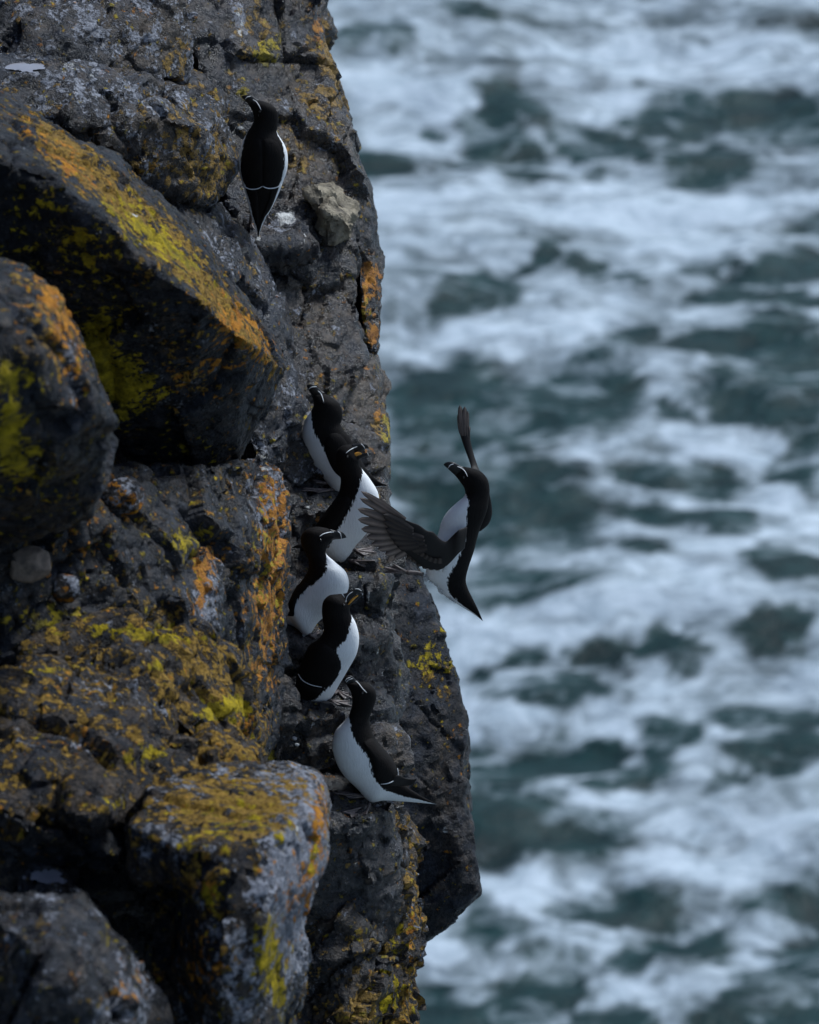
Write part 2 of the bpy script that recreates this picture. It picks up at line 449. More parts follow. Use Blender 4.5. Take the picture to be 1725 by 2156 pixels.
def rock(name, hulls, voxel=0.010, parent=None, seed=0, amp=1.0, facet=(4.0, 0.030, 13.0, 0.010), crack=0.012,
         aniso=(1, 1, 1), paint=(), base=None, label=None, warp=0.018, grit=0.006, sm=2, terr=0.009):
    bm = bmesh.new()
    for h in hulls:
        hull_bm(bm, h)
    me = bpy.data.meshes.new('tmp')
    bm.to_mesh(me)
    bm.free()
    o = bpy.data.objects.new('tmp', me)
    COL.objects.link(o)
    md = o.modifiers.new('r', 'REMESH')
    md.mode = 'VOXEL'
    md.voxel_size = voxel
    if sm:
        ms = o.modifiers.new('s', 'SMOOTH')
        ms.iterations = sm
        ms.factor = 0.5
    dg = bpy.context.evaluated_depsgraph_get()
    new = bpy.data.meshes.new_from_object(o.evaluated_get(dg))
    bpy.data.objects.remove(o, do_unlink=True)
    n = len(new.vertices)
    v = np.empty(n * 3)
    new.vertices.foreach_get('co', v)
    v = v.reshape(-1, 3)
    nr = np.empty(n * 3, dtype=np.float32)
    new.vertex_normals.foreach_get('vector', nr)
    nr = nr.reshape(-1, 3).astype(float)
    A = np.array(aniso)
    p = v.copy()
    if warp:
        wv = np.stack([fbm(v * 2.2 + 31 * k, 2, seed + 60 + k) for k in range(3)], 1)
        p = p + 0.10 * wv
    d = warp * 2 * fbm(v * 2.6, 2, seed + 3)
    for k, (fs, fa) in enumerate(((facet[0], facet[1]), (facet[2], facet[3]))):
        if fa <= 0: continue
        off, cid, edge = voro(p * fs * A, seed + 100 * k)
        tilt = np.stack([np.modf(cid * 57.3)[0], np.modf(cid * 131.7)[0], np.modf(cid * 311.1)[0]], 1) - 0.5
        d += fa * amp * ((cid - 0.5) * 1.0 + 2.6 * (off * tilt).sum(1))
        cm = np.clip(1 - edge / (0.06 if k == 0 else 0.09), 0, 1)
        keep = np.clip(vnoise(v * 5, seed + 7 + k) * 3 + 0.55, 0, 1)
        d -= crack * (1.5 if k == 0 else 0.5) * cm * keep
    tn = fbm(p * A * np.array([3.2, 3.2, 5.5]), 4, seed + 40, 0.55) * 5.5
    tf = tn - np.floor(tn)
    d += terr * amp * (np.floor(tn) + np.clip((tf - 0.72) / 0.28, 0, 1) + 0.25 * tf)
    d += grit * amp * fbm(v * 16 * A, 4, seed + 21, 0.55, True)
    d += 0.5 * grit * fbm(v * 55, 2, seed + 23)
    v = v + nr * d[:, None]
    new.vertices.foreach_set('co', v.ravel())
    new.update()
    px, py, _ = to_px(v)
    nz = fbm(v * 6, 3, seed + 33)
    vals = {c: np.full(n, 0.0) for c in CHAN}
    b0 = dict(white=-0.35, ochre=0.12, grey=0.10, brown=0.35, yellow=0.10, orange=0.07, dark=0.20, wet=0.8)
    b0.update(base or {})
    for k, x in b0.items():
        vals[k] += x
    for (ch, cx, cy, rx, ry, rot, val) in list(paint) + PALE_SPOTS:
        a = math.radians(rot)
        dx, dy = px - cx, py - cy
        q = ((dx * math.cos(a) + dy * math.sin(a)) / rx) ** 2 + ((-dx * math.sin(a) + dy * math.cos(a)) / ry) ** 2
        g = np.exp(-np.minimum(q, 30) * 0.9)
        vals[ch] += val * g * (1.2 if ch in ('orange', 'ochre', 'yellow') else 1.0)
    for c in CHAN:
        attr(new, c, np.clip(vals[c] + (0.10 * nz if c not in ('wet',) else 0), -0.5, 1.2))
    new.shade_smooth()
    new.set_sharp_from_angle(angle=math.radians(42))
    ob = link(name, new, M_ROCK, parent)
    if label: ob['label'] = label
    return ob

FG = 2.2     # the foreground rocks stand well in front of the ledge
# the core of the cliff, going down to the sea and out of frame to the left
core = []
core.append(block([(-700, -900, 1.6), (380, -900, 1.8), (430, 0, 1.5), (500, 300, 1.4), (560, 600, 1.25), (590, 900, 1.05), (580, 1200, .85), (-700, 1200, .6)], 2.2, shrink=0.0))
def world_box(x0, x1, y0, y1, z0, z1, lean=0.0):
    return [np.array((x, y, z)) + np.array((-(lean if z == z1 and x == x1 else 0), 0, 0)) for x in (x0, x1) for y in (y0, y1) for z in (z0, z1)]
core.append(world_box(-9, -0.42, 14.1, 19, -2, 32.55, 0.05))
core.append(world_box(-9, -0.75, 12.2, 19, -2, 32.9, 0.1))
core.append(world_box(-9, -2.3, 9.5, 20, -2, 37.5, 0.5))
cliff = rock('cliff', core, voxel=0.06, seed=1, amp=2.0, facet=(1.2, 0.09, 4.0, 0.04), warp=0.05, grit=0.012, base=dict(dark=0.5))
tag(cliff, 'dark lichen-covered basalt sea cliff filling the left side', kind='structure')

# far pillar behind the lowest birds
pA = [(800, 1040, .95), (835, 1150, .95), (862, 1215, .95), (884, 1290, .95), (928, 1372, .95), (962, 1430, .92), (968, 1500, .9), (982, 1560, .9),
      (975, 1640, .88), (966, 1700, .88)]
pA2 = [(966, 1690, .88), (988, 1800, .86), (1012, 1884, .85), (960, 1922, .9), (878, 1992, .95), (780, 1990, .9), (780, 1500, .8), (900, 1650, .78), (960, 1560, .88)]
rock('rock_pillar', [block(pA + [(740, 1990, .85), (720, 1100, .85), (840, 1500, .72), (850, 1750, .74)], .9), block(pA2, .8)], parent=cliff, seed=11,
     facet=(3.5, .014, 15, .007), crack=.005, amp=1.0, grit=.006, warp=.006, terr=.004,
     base=dict(brown=.16, ochre=-.1, grey=-.05, wet=.25, dark=.42),
     paint=[('yellow', 905, 1385, 42, 50, 50, .42), ('ochre', 920, 1420, 55, 70, 50, .5), ('ochre', 940, 1550, 30, 90, 10, .35), ('brown', 950, 1660, 50, 160, 5, .4),
            ('orange', 965, 1570, 12, 40, 0, .3), ('dark', 880, 1350, 40, 25, 20, .5)],
     label='dark leaning pillar of rock behind the lowest bird')

# upper cliff: slabs running back to the skyline edge
def dB(y): return .35 + .42 * (1000 - y) / 1000
B = [(x, y, dB(y) + e) for x, y, e in [(380, -80, -.1), (650, -80, .15), (652, 40, .15), (688, 110, .15), (702, 185, .15), (733, 290, .15), (745, 400, .1),
     (752, 540, .1), (755, 700, .08), (770, 760, .05), (700, 920, -.05), (620, 900, -.12), (560, 720, -.14), (500, 480, -.14), (420, 200, -.16)]]
rock('rock_slab', [block(B, .8, shrink=.05)], parent=cliff, seed=21, facet=(4.2, .026, 12, .011), aniso=(1.25, .8, .9), crack=.012, terr=.007,
     base=dict(brown=.44, wet=1.0, grey=.14, dark=.18, ochre=.16),
     paint=[('yellow', 565, 105, 26, 40, 30, .75), ('grey', 508, 45, 14, 36, -15, .85), ('ochre', 540, 60, 40, 50, 0, .5), ('ochre', 690, 130, 22, 90, -20, .65), ('orange', 668, 60, 12, 40, -15, .6),
            ('ochre', 690, 250, 40, 70, -20, .35), ('ochre', 620, 330, 60, 40, 30, .45), ('brown', 640, 320, 90, 80, 30, .4), ('yellow', 515, 190, 10, 22, 0, .6),
            ('grey', 620, 240, 70, 12, 35, .35), ('dark', 500, 230, 20, 60, -20, .6), ('dark', 620, 545, 110, 30, 10, .9), ('dark', 520, 500, 30, 22, 0, .6),  # wide dark patch paints shade in the recess under the top bird
            ('brown', 660, 680, 90, 100, 0, .25), ('grey', 640, 660, 70, 60, 20, .12), ('orange', 690, 720, 30, 60, 0, .10), ('grey', 600, 470, 26, 16, 40, .6)],
     label='wet steep slab behind the topmost bird')
rock('rock_cap', [block([(640, -60, .9), (688, -60, .9), (684, 12, .9), (660, 28, .9), (640, 30, .88)], .4), block([(655, 55, .93), (690, 108, .93), (702, 185, .92), (736, 292, .92), (722, 300, .85), (690, 200, .85), (660, 110, .85)], .35)], parent=cliff, seed=22,
     facet=(7, .010, 18, .006), terr=.003, crack=.004, base=dict(ochre=.3, brown=.5), paint=[('orange', 665, 50, 14, 40, -20, .6), ('ochre', 695, 180, 14, 80, -20, .5), ('dark', 690, 20, 30, 30, 0, .3)])
rock('rock_edge', [block([(728, 280, .82), (742, 330, .82), (766, 385, .82), (784, 455, .80), (788, 560, .78), (793, 650, .76), (790, 742, .74), (775, 735, .70), (752, 560, .70), (738, 400, .74)], .4)],
     parent=cliff, seed=23, facet=(6, .012, 16, .006), terr=.003, crack=.005, base=dict(brown=.45, dark=.2),
     paint=[('orange', 782, 590, 20, 45, 0, .75), ('orange', 786, 700, 16, 30, 0, .8), ('orange', 768, 640, 10, 50, 5, .4), ('yellow', 772, 665, 14, 40, 0, .45), ('dark', 775, 480, 30, 60, 0, .4), ('ochre', 760, 420, 20, 30, 0, .3)],
     label='narrow rock edge bright with orange lichen')
rock('rock_knob', [block([(640, 400, .52), (672, 388, .52), (712, 398, .54), (755, 440, .58), (757, 480, .58), (750, 512, .57), (690, 520, .52), (652, 495, .50), (690, 450, .44), (735, 470, .48)], .35)],
     parent=cliff, seed=24, facet=(8, .016, 20, .009), crack=.012, base=dict(brown=1.1, wet=.3, grey=.55, dark=-.3, ochre=.3),
     paint=[('grey', 690, 450, 50, 60, 0, .35), ('ochre', 730, 420, 40, 25, 20, .35), ('yellow', 742, 405, 12, 20, 0, .5), ('orange', 690, 410, 40, 14, 10, .2)],
     label='pale tan knob of rock beside the topmost bird').data.materials[0] = M_TAN
rock('rock_shelf', [ledge([(455, 512, .34), (520, 522, .32), (600, 512, .36), (660, 520, .42)], .22, .10), block([(600, 480, .46), (650, 500, .45), (660, 530, .45), (620, 540, .42), (585, 510, .42)], .3)], parent=cliff, seed=25,
     facet=(8, .02, 20, .008), base=dict(dark=.35, wet=.8), paint=[('grey', 598, 460, 22, 22, 0, .7), ('grey', 560, 480, 40, 14, 0, .3)])
rock('rock_buttress', [block([(610, 760, .38), (700, 745, .46), (760, 742, .54), (788, 742, .58), (804, 800, .56), (808, 870, .52), (814, 915, .5), (808, 1000, .46), (808, 1060, .44), (812, 1110, .44), (800, 1180, .42), (700, 1180, .36), (560, 1050, .2), (545, 930, .16), (580, 820, .26), (690, 880, .36)], .7, shrink=.05)],
     parent=cliff, seed=26, facet=(4.0, .018, 14, .007), aniso=(1.2, .8, .9), crack=.010, terr=.005, base=dict(brown=.46, wet=1.0, grey=.18, dark=.14),
     paint=[('yellow', 815, 905, 10, 40, 0, .75), ('ochre', 800, 900, 20, 60, 0, .4), ('orange', 800, 870, 14, 16, 0, .5), ('orange', 735, 770, 22, 18, 0, .5), ('grey', 730, 765, 40, 20, 20, .35),
            ('yellow', 642, 860, 8, 30, 5, .6), ('brown', 770, 830, 60, 90, 0, .45), ('orange', 775, 950, 18, 14, 0, .35), ('grey', 590, 880, 40, 40, 0, .15), ('yellow', 820, 1100, 8, 40, 0, .35), ('dark', 740, 1040, 60, 40, 0, .3)],
     label='grey buttress behind the middle birds')

# upper left blocks
rock('rock_block', [block([(-60, -80, .1), (385, -80, .25), (390, 60, .22), (392, 168, .18), (330, 178, .06), (230, 150, .0), (100, 110, -.1), (-60, 200, -.1)], .8)], parent=cliff, seed=31,
     facet=(3.2, .030, 11, .012), aniso=(.9, 1, 1), base=dict(brown=.30, grey=.36, dark=.1, wet=.7),
     paint=[('dark', 130, 110, 60, 40, 10, .8), ('dark', 20, 60, 40, 60, 0, .5), ('brown', 330, 60, 60, 90, 0, .5), ('ochre', 380, 120, 12, 70, 0, .5), ('orange', 300, 20, 24, 20, 0, .3), ('ochre', 340, 110, 40, 60, 0, .25), ('grey', 240, 60, 120, 60, 20, .1)],  # grey base paints a skylit highlight, dark patches the shade of the niche
     label='blue-grey block at the top left corner')
rock('rock_block', [block([(-60, 110, -.3), (100, 128, -.26), (230, 150, -.2), (330, 172, -.12), (400, 172, -.02), (455, 212, .12), (468, 260, .16), (474, 330, .18), (468, 400, .18), (436, 425, .06), (380, 410, -.06), (300, 392, -.14), (180, 340, -.3), (-60, 230, -.5), (330, 250, -.24), (430, 270, -.10)], .7)],
     parent=cliff, seed=32, facet=(4.0, .03, 12, .012), crack=.012, base=dict(brown=.36, grey=.30, dark=.12, ochre=.24, wet=.6),
     paint=[('ochre', 400, 290, 90, 90, 0, .32), ('ochre', 430, 370, 60, 50, 0, .3), ('orange', 280, 320, 40, 20, 10, .22), ('yellow', 405, 215, 20, 20, 0, .3), ('yellow', 470, 330, 14, 40, 0, .25),
            ('grey', 300, 200, 120, 24, 14, .3), ('brown', 330, 290, 120, 80, 10, .3), ('grey', 150, 170, 100, 40, 0, .2), ('dark', 60, 175, 50, 12, 0, .5)],  # long grey strip paints the lit top edge lighter
     label='ochre-speckled block beside the topmost bird')
rock('rock_slab', [block([(250, 380, -.1), (330, 400, .0), (470, 425, .22), (540, 510, .30), (560, 600, .28), (612, 760, .24), (640, 900, .24), (560, 1000, .1), (470, 800, -.1), (360, 600, -.3), (420, 520, -.12)], .6)],
     parent=cliff, seed=33, facet=(4.5, .020, 12, .008), terr=.005, aniso=(1.2, .8, 1), base=dict(brown=.2, grey=.24, wet=.9, dark=.08),  # grey base lightens the colour as on a sky-lit top
     paint=[('ochre', 360, 430, 60, 24, 20, .4), ('yellow', 330, 425, 40, 12, 20, .35), ('dark', 440, 450, 60, 14, 30, .7), ('ochre', 520, 560, 30, 20, 30, .25), ('grey', 470, 520, 50, 30, 40, .2)],
     label='smooth blue-grey slab behind the diagonal block')

# the great diagonal block shade painted on its front, upper lichen band left light
Dp = [(-60, 180, -.80), (0, 205, -.76), (110, 262, -.72), (240, 340, -.68), (340, 430, -.64), (430, 520, -.60), (520, 640, -.55), (575, 710, -.5), (607, 775, -.50),
      (-60, 300, -1.06), (110, 372, -1.02), (230, 478, -.98), (330, 580, -.94), (430, 640, -.88), (520, 715, -.74),
      (548, 905, -.42), (480, 1003, -.42), (370, 1030, -.46), (225, 905, -.62), (160, 740, -.74), (-60, 650, -.86)]
rock('boulder', [block(Dp, .7, FG)], parent=cliff, seed=41, voxel=.009, facet=(3.0, .018, 11, .006), crack=.007, warp=.007, terr=.004,
     base=dict(dark=.6, brown=.3, grey=.08, ochre=.10, wet=.1),
     paint=[('ochre', 150, 330, 170, 46, 42, .68), ('ochre', 330, 500, 150, 50, 45, .62), ('ochre', 500, 680, 140, 30, 50, .7), ('yellow', 330, 500, 130, 30, 40, .62), ('orange', 130, 330, 130, 26, 42, .42), ('orange', 520, 690, 90, 26, 50, .38),
            ('dark', 150, 330, 190, 44, 42, -.7), ('dark', 420, 590, 200, 36, 44, -.7), ('grey', 540, 730, 60, 30, 50, .3),
            ('yellow', 210, 660, 60, 200, 20, .26), ('yellow', 270, 820, 55, 70, 0, .75), ('yellow', 205, 740, 34, 60, 0, .85), ('yellow', 170, 520, 40, 60, 0, .45), ('yellow', 60, 480, 70, 90, 30, .34),
            ('ochre', 380, 780, 110, 90, 0, .28), ('orange', 460, 770, 110, 90, 0, .26), ('grey', 430, 830, 110, 90, 0, .22), ('grey', 300, 640, 60, 50, 0, .2), ('orange', 480, 680, 20, 60, 10, .25), ('yellow', 390, 940, 60, 50, 0, .2), ('dark', 60, 440, 60, 120, 20, .4), ('dark', 330, 960, 140, 60, 0, .2)],
     label='huge dark boulder with a sunlit yellow diagonal top edge')
Ep = [(-60, 532, -1.42), (50, 548, -1.42), (120, 618, -1.42), (157, 690, -1.42), (165, 780, -1.46), (205, 850, -1.46), (245, 893, -1.44), (206, 992, -1.30), (185, 1090, -1.22), (-60, 1160, -1.2),
      (-60, 650, -1.66), (70, 700, -1.64), (120, 850, -1.60), (-60, 880, -1.66)]
rock('boulder', [block(Ep, .6, FG)], parent=cliff, seed=42, voxel=.009, facet=(3.4, .018, 13, .006), crack=.008, terr=.004, warp=.006,
     base=dict(dark=.55, brown=.3, grey=.02, ochre=.15, wet=.1),
     paint=[('orange', 135, 700, 34, 140, -12, .5), ('ochre', 110, 660, 60, 120, -20, .55), ('grey', 140, 720, 40, 140, -15, .35), ('dark', 130, 690, 50, 150, -14, -.6), ('orange', 60, 640, 60, 60, 0, .25), ('yellow', 120, 1000, 70, 90, 0, .2), ('yellow', 20, 880, 24, 90, 5, .8), ('yellow', 70, 800, 34, 24, 0, .4), ('yellow', 40, 960, 50, 60, 0, .5), ('orange', 100, 930, 14, 14, 0, .3), ('yellow', 10, 780, 24, 26, 0, .5)],  # orange is lichen; grey and reduced dark paint the right strip as lit
     label='boulder jutting from the left edge with a yellow streak')

# wall between, shade painted into its front, right edge painted lighter under orange lichen
Fp = [(150, 1010, -.84), (300, 1000, -.75), (470, 962, -.62), (545, 962, -.5), (590, 1000, -.44), (611, 1040, -.40), (612, 1130, -.38), (608, 1205, -.37), (588, 1260, -.36), (585, 1400, -.35), (578, 1500, -.34), (556, 1575, -.36), (500, 1640, -.5),
      (300, 1680, -.8), (-60, 1560, -1.0), (-60, 1090, -1.02), (80, 1070, -1.0), (350, 1150, -.84), (470, 1150, -.70), (520, 1300, -.62), (420, 1450, -.80)]
F2 = [(372, 1120, -.775), (420, 1108, -.75), (446, 1160, -.76), (468, 1250, -.75), (472, 1350, -.75), (430, 1345, -.79), (405, 1250, -.80), (380, 1180, -.80)]
rock('rock_wall', [block(Fp, .6, FG), block(F2, .3, FG)], parent=cliff, seed=43, voxel=.0095, facet=(3.8, .034, 12, .012), crack=.022, terr=.007,
     base=dict(dark=.50, brown=.24, grey=.10, ochre=.22, orange=.14, yellow=.16, wet=.45),
     paint=[('orange', 578, 1100, 38, 150, 0, .56), ('yellow', 560, 1180, 34, 120, 0, .3), ('grey', 575, 1040, 44, 110, 8, .65), ('dark', 575, 1080, 50, 170, 0, -.3), ('orange', 560, 1350, 30, 160, 4, .45), ('ochre', 540, 1420, 34, 150, 4, .45),
            ('orange', 428, 1220, 26, 70, 12, .62), ('grey', 440, 1270, 34, 90, 10, .75), ('yellow', 385, 1140, 34, 24, 0, .5), ('dark', 430, 1220, 36, 110, 10, -.4), ('orange', 520, 1270, 24, 40, 0, .3),
            ('yellow', 240, 1325, 180, 16, 4, .75), ('ochre', 340, 1290, 80, 40, 30, .3), ('orange', 160, 1160, 60, 60, 0, .18), ('yellow', 120, 1290, 60, 30, 0, .3), ('grey', 420, 1030, 70, 40, 0, .12), ('yellow', 530, 1540, 30, 60, 0, .3)],
     label='dark rock wall with an orange-lichened right edge')
# tilted lichen slabs of the lower left
G1 = [(40, 1372, -.98), (180, 1335, -.94), (300, 1318, -.90), (410, 1332, -.82), (480, 1392, -.76), (528, 1460, -.70), (545, 1560, -.66), (500, 1610, -.74), (405, 1545, -.98), (330, 1470, -1.02), (258, 1420, -1.04), (140, 1388, -1.05)]
G2 = [(-60, 1455, -1.14), (60, 1420, -1.10), (150, 1395, -1.06), (250, 1425, -1.06), (330, 1484, -1.06), (400, 1560, -1.04), (400, 1600, -1.08), (240, 1522, -1.18), (-60, 1505, -1.22)]
G3 = [(-60, 1520, -1.22), (230, 1530, -1.16), (390, 1595, -1.08), (440, 1612, -1.06), (530, 1600, -.9), (470, 1660, -1.1), (280, 1740, -1.3), (-60, 1720, -1.34), (100, 1600, -1.3)]
rock('rock_slab', [block(G1, .4, FG)], parent=cliff, seed=51, facet=(4.2, .034, 13, .013), crack=.024, base=dict(ochre=.50, brown=.5, grey=.08, dark=.32, wet=.1),
     paint=[('yellow', 445, 1498, 22, 18, 0, .9), ('yellow', 497, 1485, 26, 22, 0, .95), ('yellow', 300, 1335, 150, 14, 4, .6), ('yellow', 480, 1540, 50, 30, 20, .5), ('dark', 300, 1390, 110, 30, 12, .3), ('orange', 520, 1520, 24, 60, 0, .4), ('yellow', 330, 1400, 24, 14, 0, .6), ('ochre', 430, 1420, 90, 50, 30, .25)],
     label='tilted ochre slab with two bright yellow lichen rosettes')
rock('rock_slab', [block(G2, .4, FG)], parent=cliff, seed=52, facet=(4.2, .034, 13, .013), crack=.024, base=dict(ochre=.50, brown=.5, grey=.16, dark=.28, wet=.1),
     paint=[('yellow', 120, 1405, 70, 12, -12, .45), ('grey', 260, 1470, 100, 30, 20, .25), ('orange', 150, 1450, 100, 30, 5, .15)])
rock('rock_slab', [block(G3, .5, FG)], parent=cliff, seed=53, facet=(4.0, .042, 13, .015), crack=.024, base=dict(ochre=.45, brown=.5, grey=.08, dark=.35, wet=.1),
     paint=[('orange', 160, 1560, 120, 24, 8, .3), ('yellow', 300, 1590, 40, 22, 0, .6), ('grey', 200, 1560, 160, 30, 8, .2), ('ochre', 480, 1600, 60, 40, 0, .5), ('dark', 340, 1620, 40, 20, 0, .5)])
G4 = [(-60, 1690, -1.34), (120, 1640, -1.26), (300, 1640, -1.2), (390, 1760, -1.2), (360, 1850, -1.25), (330, 1900, -1.2), (220, 1905, -1.2), (-60, 1905, -1.25), (130, 1760, -1.38), (200, 1850, -1.34)]
rock('rock_shoulder', [block(G4, .5, FG)], parent=cliff, seed=54, facet=(3.8, .045, 12, .016), crack=.024, base=dict(dark=.55, brown=.3, grey=.12, ochre=.12, wet=.35),
     paint=[('ochre', 220, 1700, 70, 40, 0, .4), ('yellow', 270, 1690, 40, 14, -20, .5), ('orange', 170, 1690, 40, 24, 0, .15)])
G5 = [(-60, 1850, -.95), (420, 1800, -.95), (420, 2300, -.8), (-60, 2300, -.9)]
rock('rock_recess', [block(G5, .4, FG)], parent=cliff, voxel=.014, seed=55, facet=(4.2, .05, 12, .014), base=dict(dark=.7, wet=.2))  # filler behind the gap, its near-black colour stands for deep shade
kn = [(392, 1600, -1.06), (405, 1560, -1.04), (440, 1535, -1.02), (480, 1552, -1.02), (512, 1580, -1.02), (532, 1606, -1.02), (500, 1640, -1.04), (420, 1640, -1.08), (450, 1590, -1.14)]
rock('rock_nub', [block(kn, .3, FG)], parent=cliff, seed=56, facet=(8, .014, 20, .008), base=dict(ochre=.62, brown=.6, wet=.0, dark=.1), paint=[('orange', 480, 1590, 40, 30, 0, .15)])
kn2 = [(135, 1680, -1.36), (165, 1640, -1.34), (230, 1640, -1.32), (265, 1670, -1.32), (262, 1710, -1.34), (190, 1725, -1.40), (145, 1715, -1.4)]
rock('rock_nub', [block(kn2, .3, FG)], parent=cliff, seed=57, facet=(8, .014, 20, .008), base=dict(ochre=.35, brown=.5, wet=.0, dark=.25), paint=[('yellow', 240, 1690, 30, 20, 0, .5)])
# front boulder
H1 = [(272, 1738, -1.42), (345, 1648, -1.26), (430, 1622, -1.2), (520, 1608, -1.16), (610, 1614, -1.16), (672, 1642, -1.2), (690, 1690, -1.26), (690, 1750, -1.28), (684, 1810, -1.28), (660, 1880, -1.26), (636, 1930, -1.24), (560, 1960, -1.35),
      (585, 1760, -1.47), (480, 1790, -1.50), (390, 1800, -1.48), (340, 1880, -1.42), (290, 1820, -1.40), (565, 1850, -1.50), (560, 1950, -1.50), (470, 1900, -1.50)]
H2 = [(345, 1910, -1.36), (400, 1850, -1.46), (480, 1830, -1.52), (570, 1860, -1.52), (638, 1920, -1.28), (626, 2000, -1.22), (618, 2090, -1.18), (612, 2300, -1.1), (335, 2300, -1.25), (335, 2050, -1.36), (460, 2000, -1.55), (540, 2060, -1.5), (470, 2280, -1.45)]
rock('boulder', [block(H1, .6, FG), block(H2, .6, FG)], parent=cliff, seed=61, voxel=.0085, facet=(3.2, .016, 12, .006), crack=.006, warp=.008, terr=.004, base=dict(ochre=.30, brown=.4, grey=.28, dark=.30, wet=.0),
     paint=[('ochre', 500, 1700, 180, 70, 6, .50), ('grey', 560, 1640, 160, 26, 0, .3), ('yellow', 540, 1730, 100, 60, 10, .32), ('yellow', 430, 1760, 60, 40, 0, .25), ('orange', 670, 1740, 22, 110, 5, .55), ('grey', 635, 1840, 60, 150, 6, 1.25), ('dark', 630, 1840, 66, 160, 6, -1.2), ('ochre', 620, 1860, 50, 100, 6, -.35),  # strong grey and less dark paint the right face as lit from seaward
            ('orange', 620, 1880, 50, 90, 15, .34), ('yellow', 660, 1800, 10, 50, 8, .5), ('dark', 440, 1840, 90, 50, 0, .4), ('grey', 490, 2050, 50, 100, 0, .4), ('yellow', 565, 2020, 30, 90, -5, .62), ('yellow', 590, 2100, 20, 80, 0, .4), ('orange', 400, 2050, 90, 100, 0, .34), ('dark', 400, 2000, 80, 110, 0, .25), ('yellow', 430, 1890, 40, 40, 0, .35), ('ochre', 400, 1860, 50, 50, 0, .3), ('orange', 430, 1870, 30, 20, 0, .4)],  # first dark patch paints shade on the lower front
     label='rounded foreground boulder with pale right face and ochre top')
Ip = [(-60, 1885, -1.72), (60, 1890, -1.7), (150, 1896, -1.68), (213, 1948, -1.68), (265, 2045, -1.72), (315, 2140, -1.74), (320, 2300, -1.7), (-60, 2300, -1.85), (70, 1990, -1.88), (190, 2120, -1.88)]
rock('boulder', [block(Ip, .6, FG)], parent=cliff, seed=62, facet=(3.6, .040, 11, .013), crack=.024, terr=.006, warp=.006, base=dict(dark=.42, brown=.3, grey=.26, ochre=.12, wet=.3),  # dark base puts the shade of a front face into the colour
     paint=[('orange', 270, 2080, 34, 60, 30, .4), ('grey', 280, 2090, 50, 80, 30, .35), ('yellow', 240, 1990, 20, 20, 0, .4)],
     label='dark rounded boulder in the lower left corner')
# broken column below the lowest bird
J1 = [(640, 1780, -.12), (700, 1735, -.2), (740, 1722, -.22), (752, 1790, -.24), (756, 1880, -.24), (735, 1930, -.24), (660, 1900, -.2)]
J2 = [(735, 1722, -.18), (800, 1700, -.2), (838, 1712, -.14), (840, 1800, -.12), (836, 1900, -.12), (800, 1960, -.18), (745, 1920, -.2)]
J3 = [(800, 1730, -.16), (838, 1720, -.12), (842, 1795, -.1), (859, 1812, -.06), (862, 1870, -.05), (877, 1942, -.04), (876, 2035, -.04), (868, 2110, -.04), (850, 2300, -.02), (790, 2300, -.1), (786, 1900, -.16)]
J4 = [(600, 1900, -.16), (680, 1920, -.24), (760, 1950, -.28), (800, 1960, -.2), (815, 2040, -.2), (815, 2300, -.2), (600, 2300, -.25), (700, 2050, -.32), (740, 2150, -.34)]
J5 = [(772, 2050, -.24), (800, 2030, -.26), (835, 2040, -.24), (845, 2090, -.22), (840, 2150, -.22), (790, 2150, -.26), (775, 2100, -.28)]
rock('rock_column', [block(J1, .5)], parent=cliff, seed=71, facet=(6, .035, 16, .014), crack=.018, base=dict(brown=.6, dark=.15, ochre=.48, grey=.16, wet=.4), paint=[('yellow', 738, 1770, 12, 40, -10, .5), ('ochre', 700, 1760, 40, 30, 0, .3), ('grey', 720, 1800, 30, 50, 0, .2)])
rock('rock_column', [block(J2, .5)], parent=cliff, seed=72, facet=(6, .035, 16, .014), crack=.018, base=dict(brown=.6, dark=.1, ochre=.55, grey=.2, yellow=.15, wet=.3), paint=[('yellow', 805, 1850, 12, 60, 0, .6), ('ochre', 780, 1800, 40, 60, 0, .25), ('dark', 790, 1870, 20, 40, 0, .4)])
rock('rock_column', [block(J3, .6)], parent=cliff, seed=73, facet=(7, .035, 18, .014), crack=.018, base=dict(brown=.6, dark=.1, ochre=.55, grey=.24, yellow=.2, orange=.15, wet=.2), paint=[('yellow', 832, 1960, 20, 60, 0, .45), ('yellow', 850, 1850, 8, 50, 0, .5), ('orange', 866, 1960, 10, 60, 0, .4), ('dark', 865, 2090, 20, 40, 0, .6)])
rock('rock_column', [block(J4, .6)], parent=cliff, seed=74, facet=(4.5, .04, 14, .014), crack=.018, aniso=(.9, 1, 1.3), base=dict(brown=.45, dark=.4, ochre=.34, grey=.1, wet=.55), paint=[('ochre', 760, 2120, 50, 60, 0, .4), ('yellow', 780, 1980, 20, 40, 0, .3), ('yellow', 800, 2140, 60, 24, 0, .35)], label='dark wet column at the foot of the ledges')
rock('rock_nub', [block(J5, .25)], parent=cliff, seed=75, facet=(9, .014, 20, .008), crack=.008, base=dict(brown=.5, ochre=.4, wet=.0), paint=[('yellow', 808, 2080, 36, 50, 0, .85), ('orange', 830, 2110, 16, 40, 0, .35)], label='square nub of rock furred with yellow lichen')

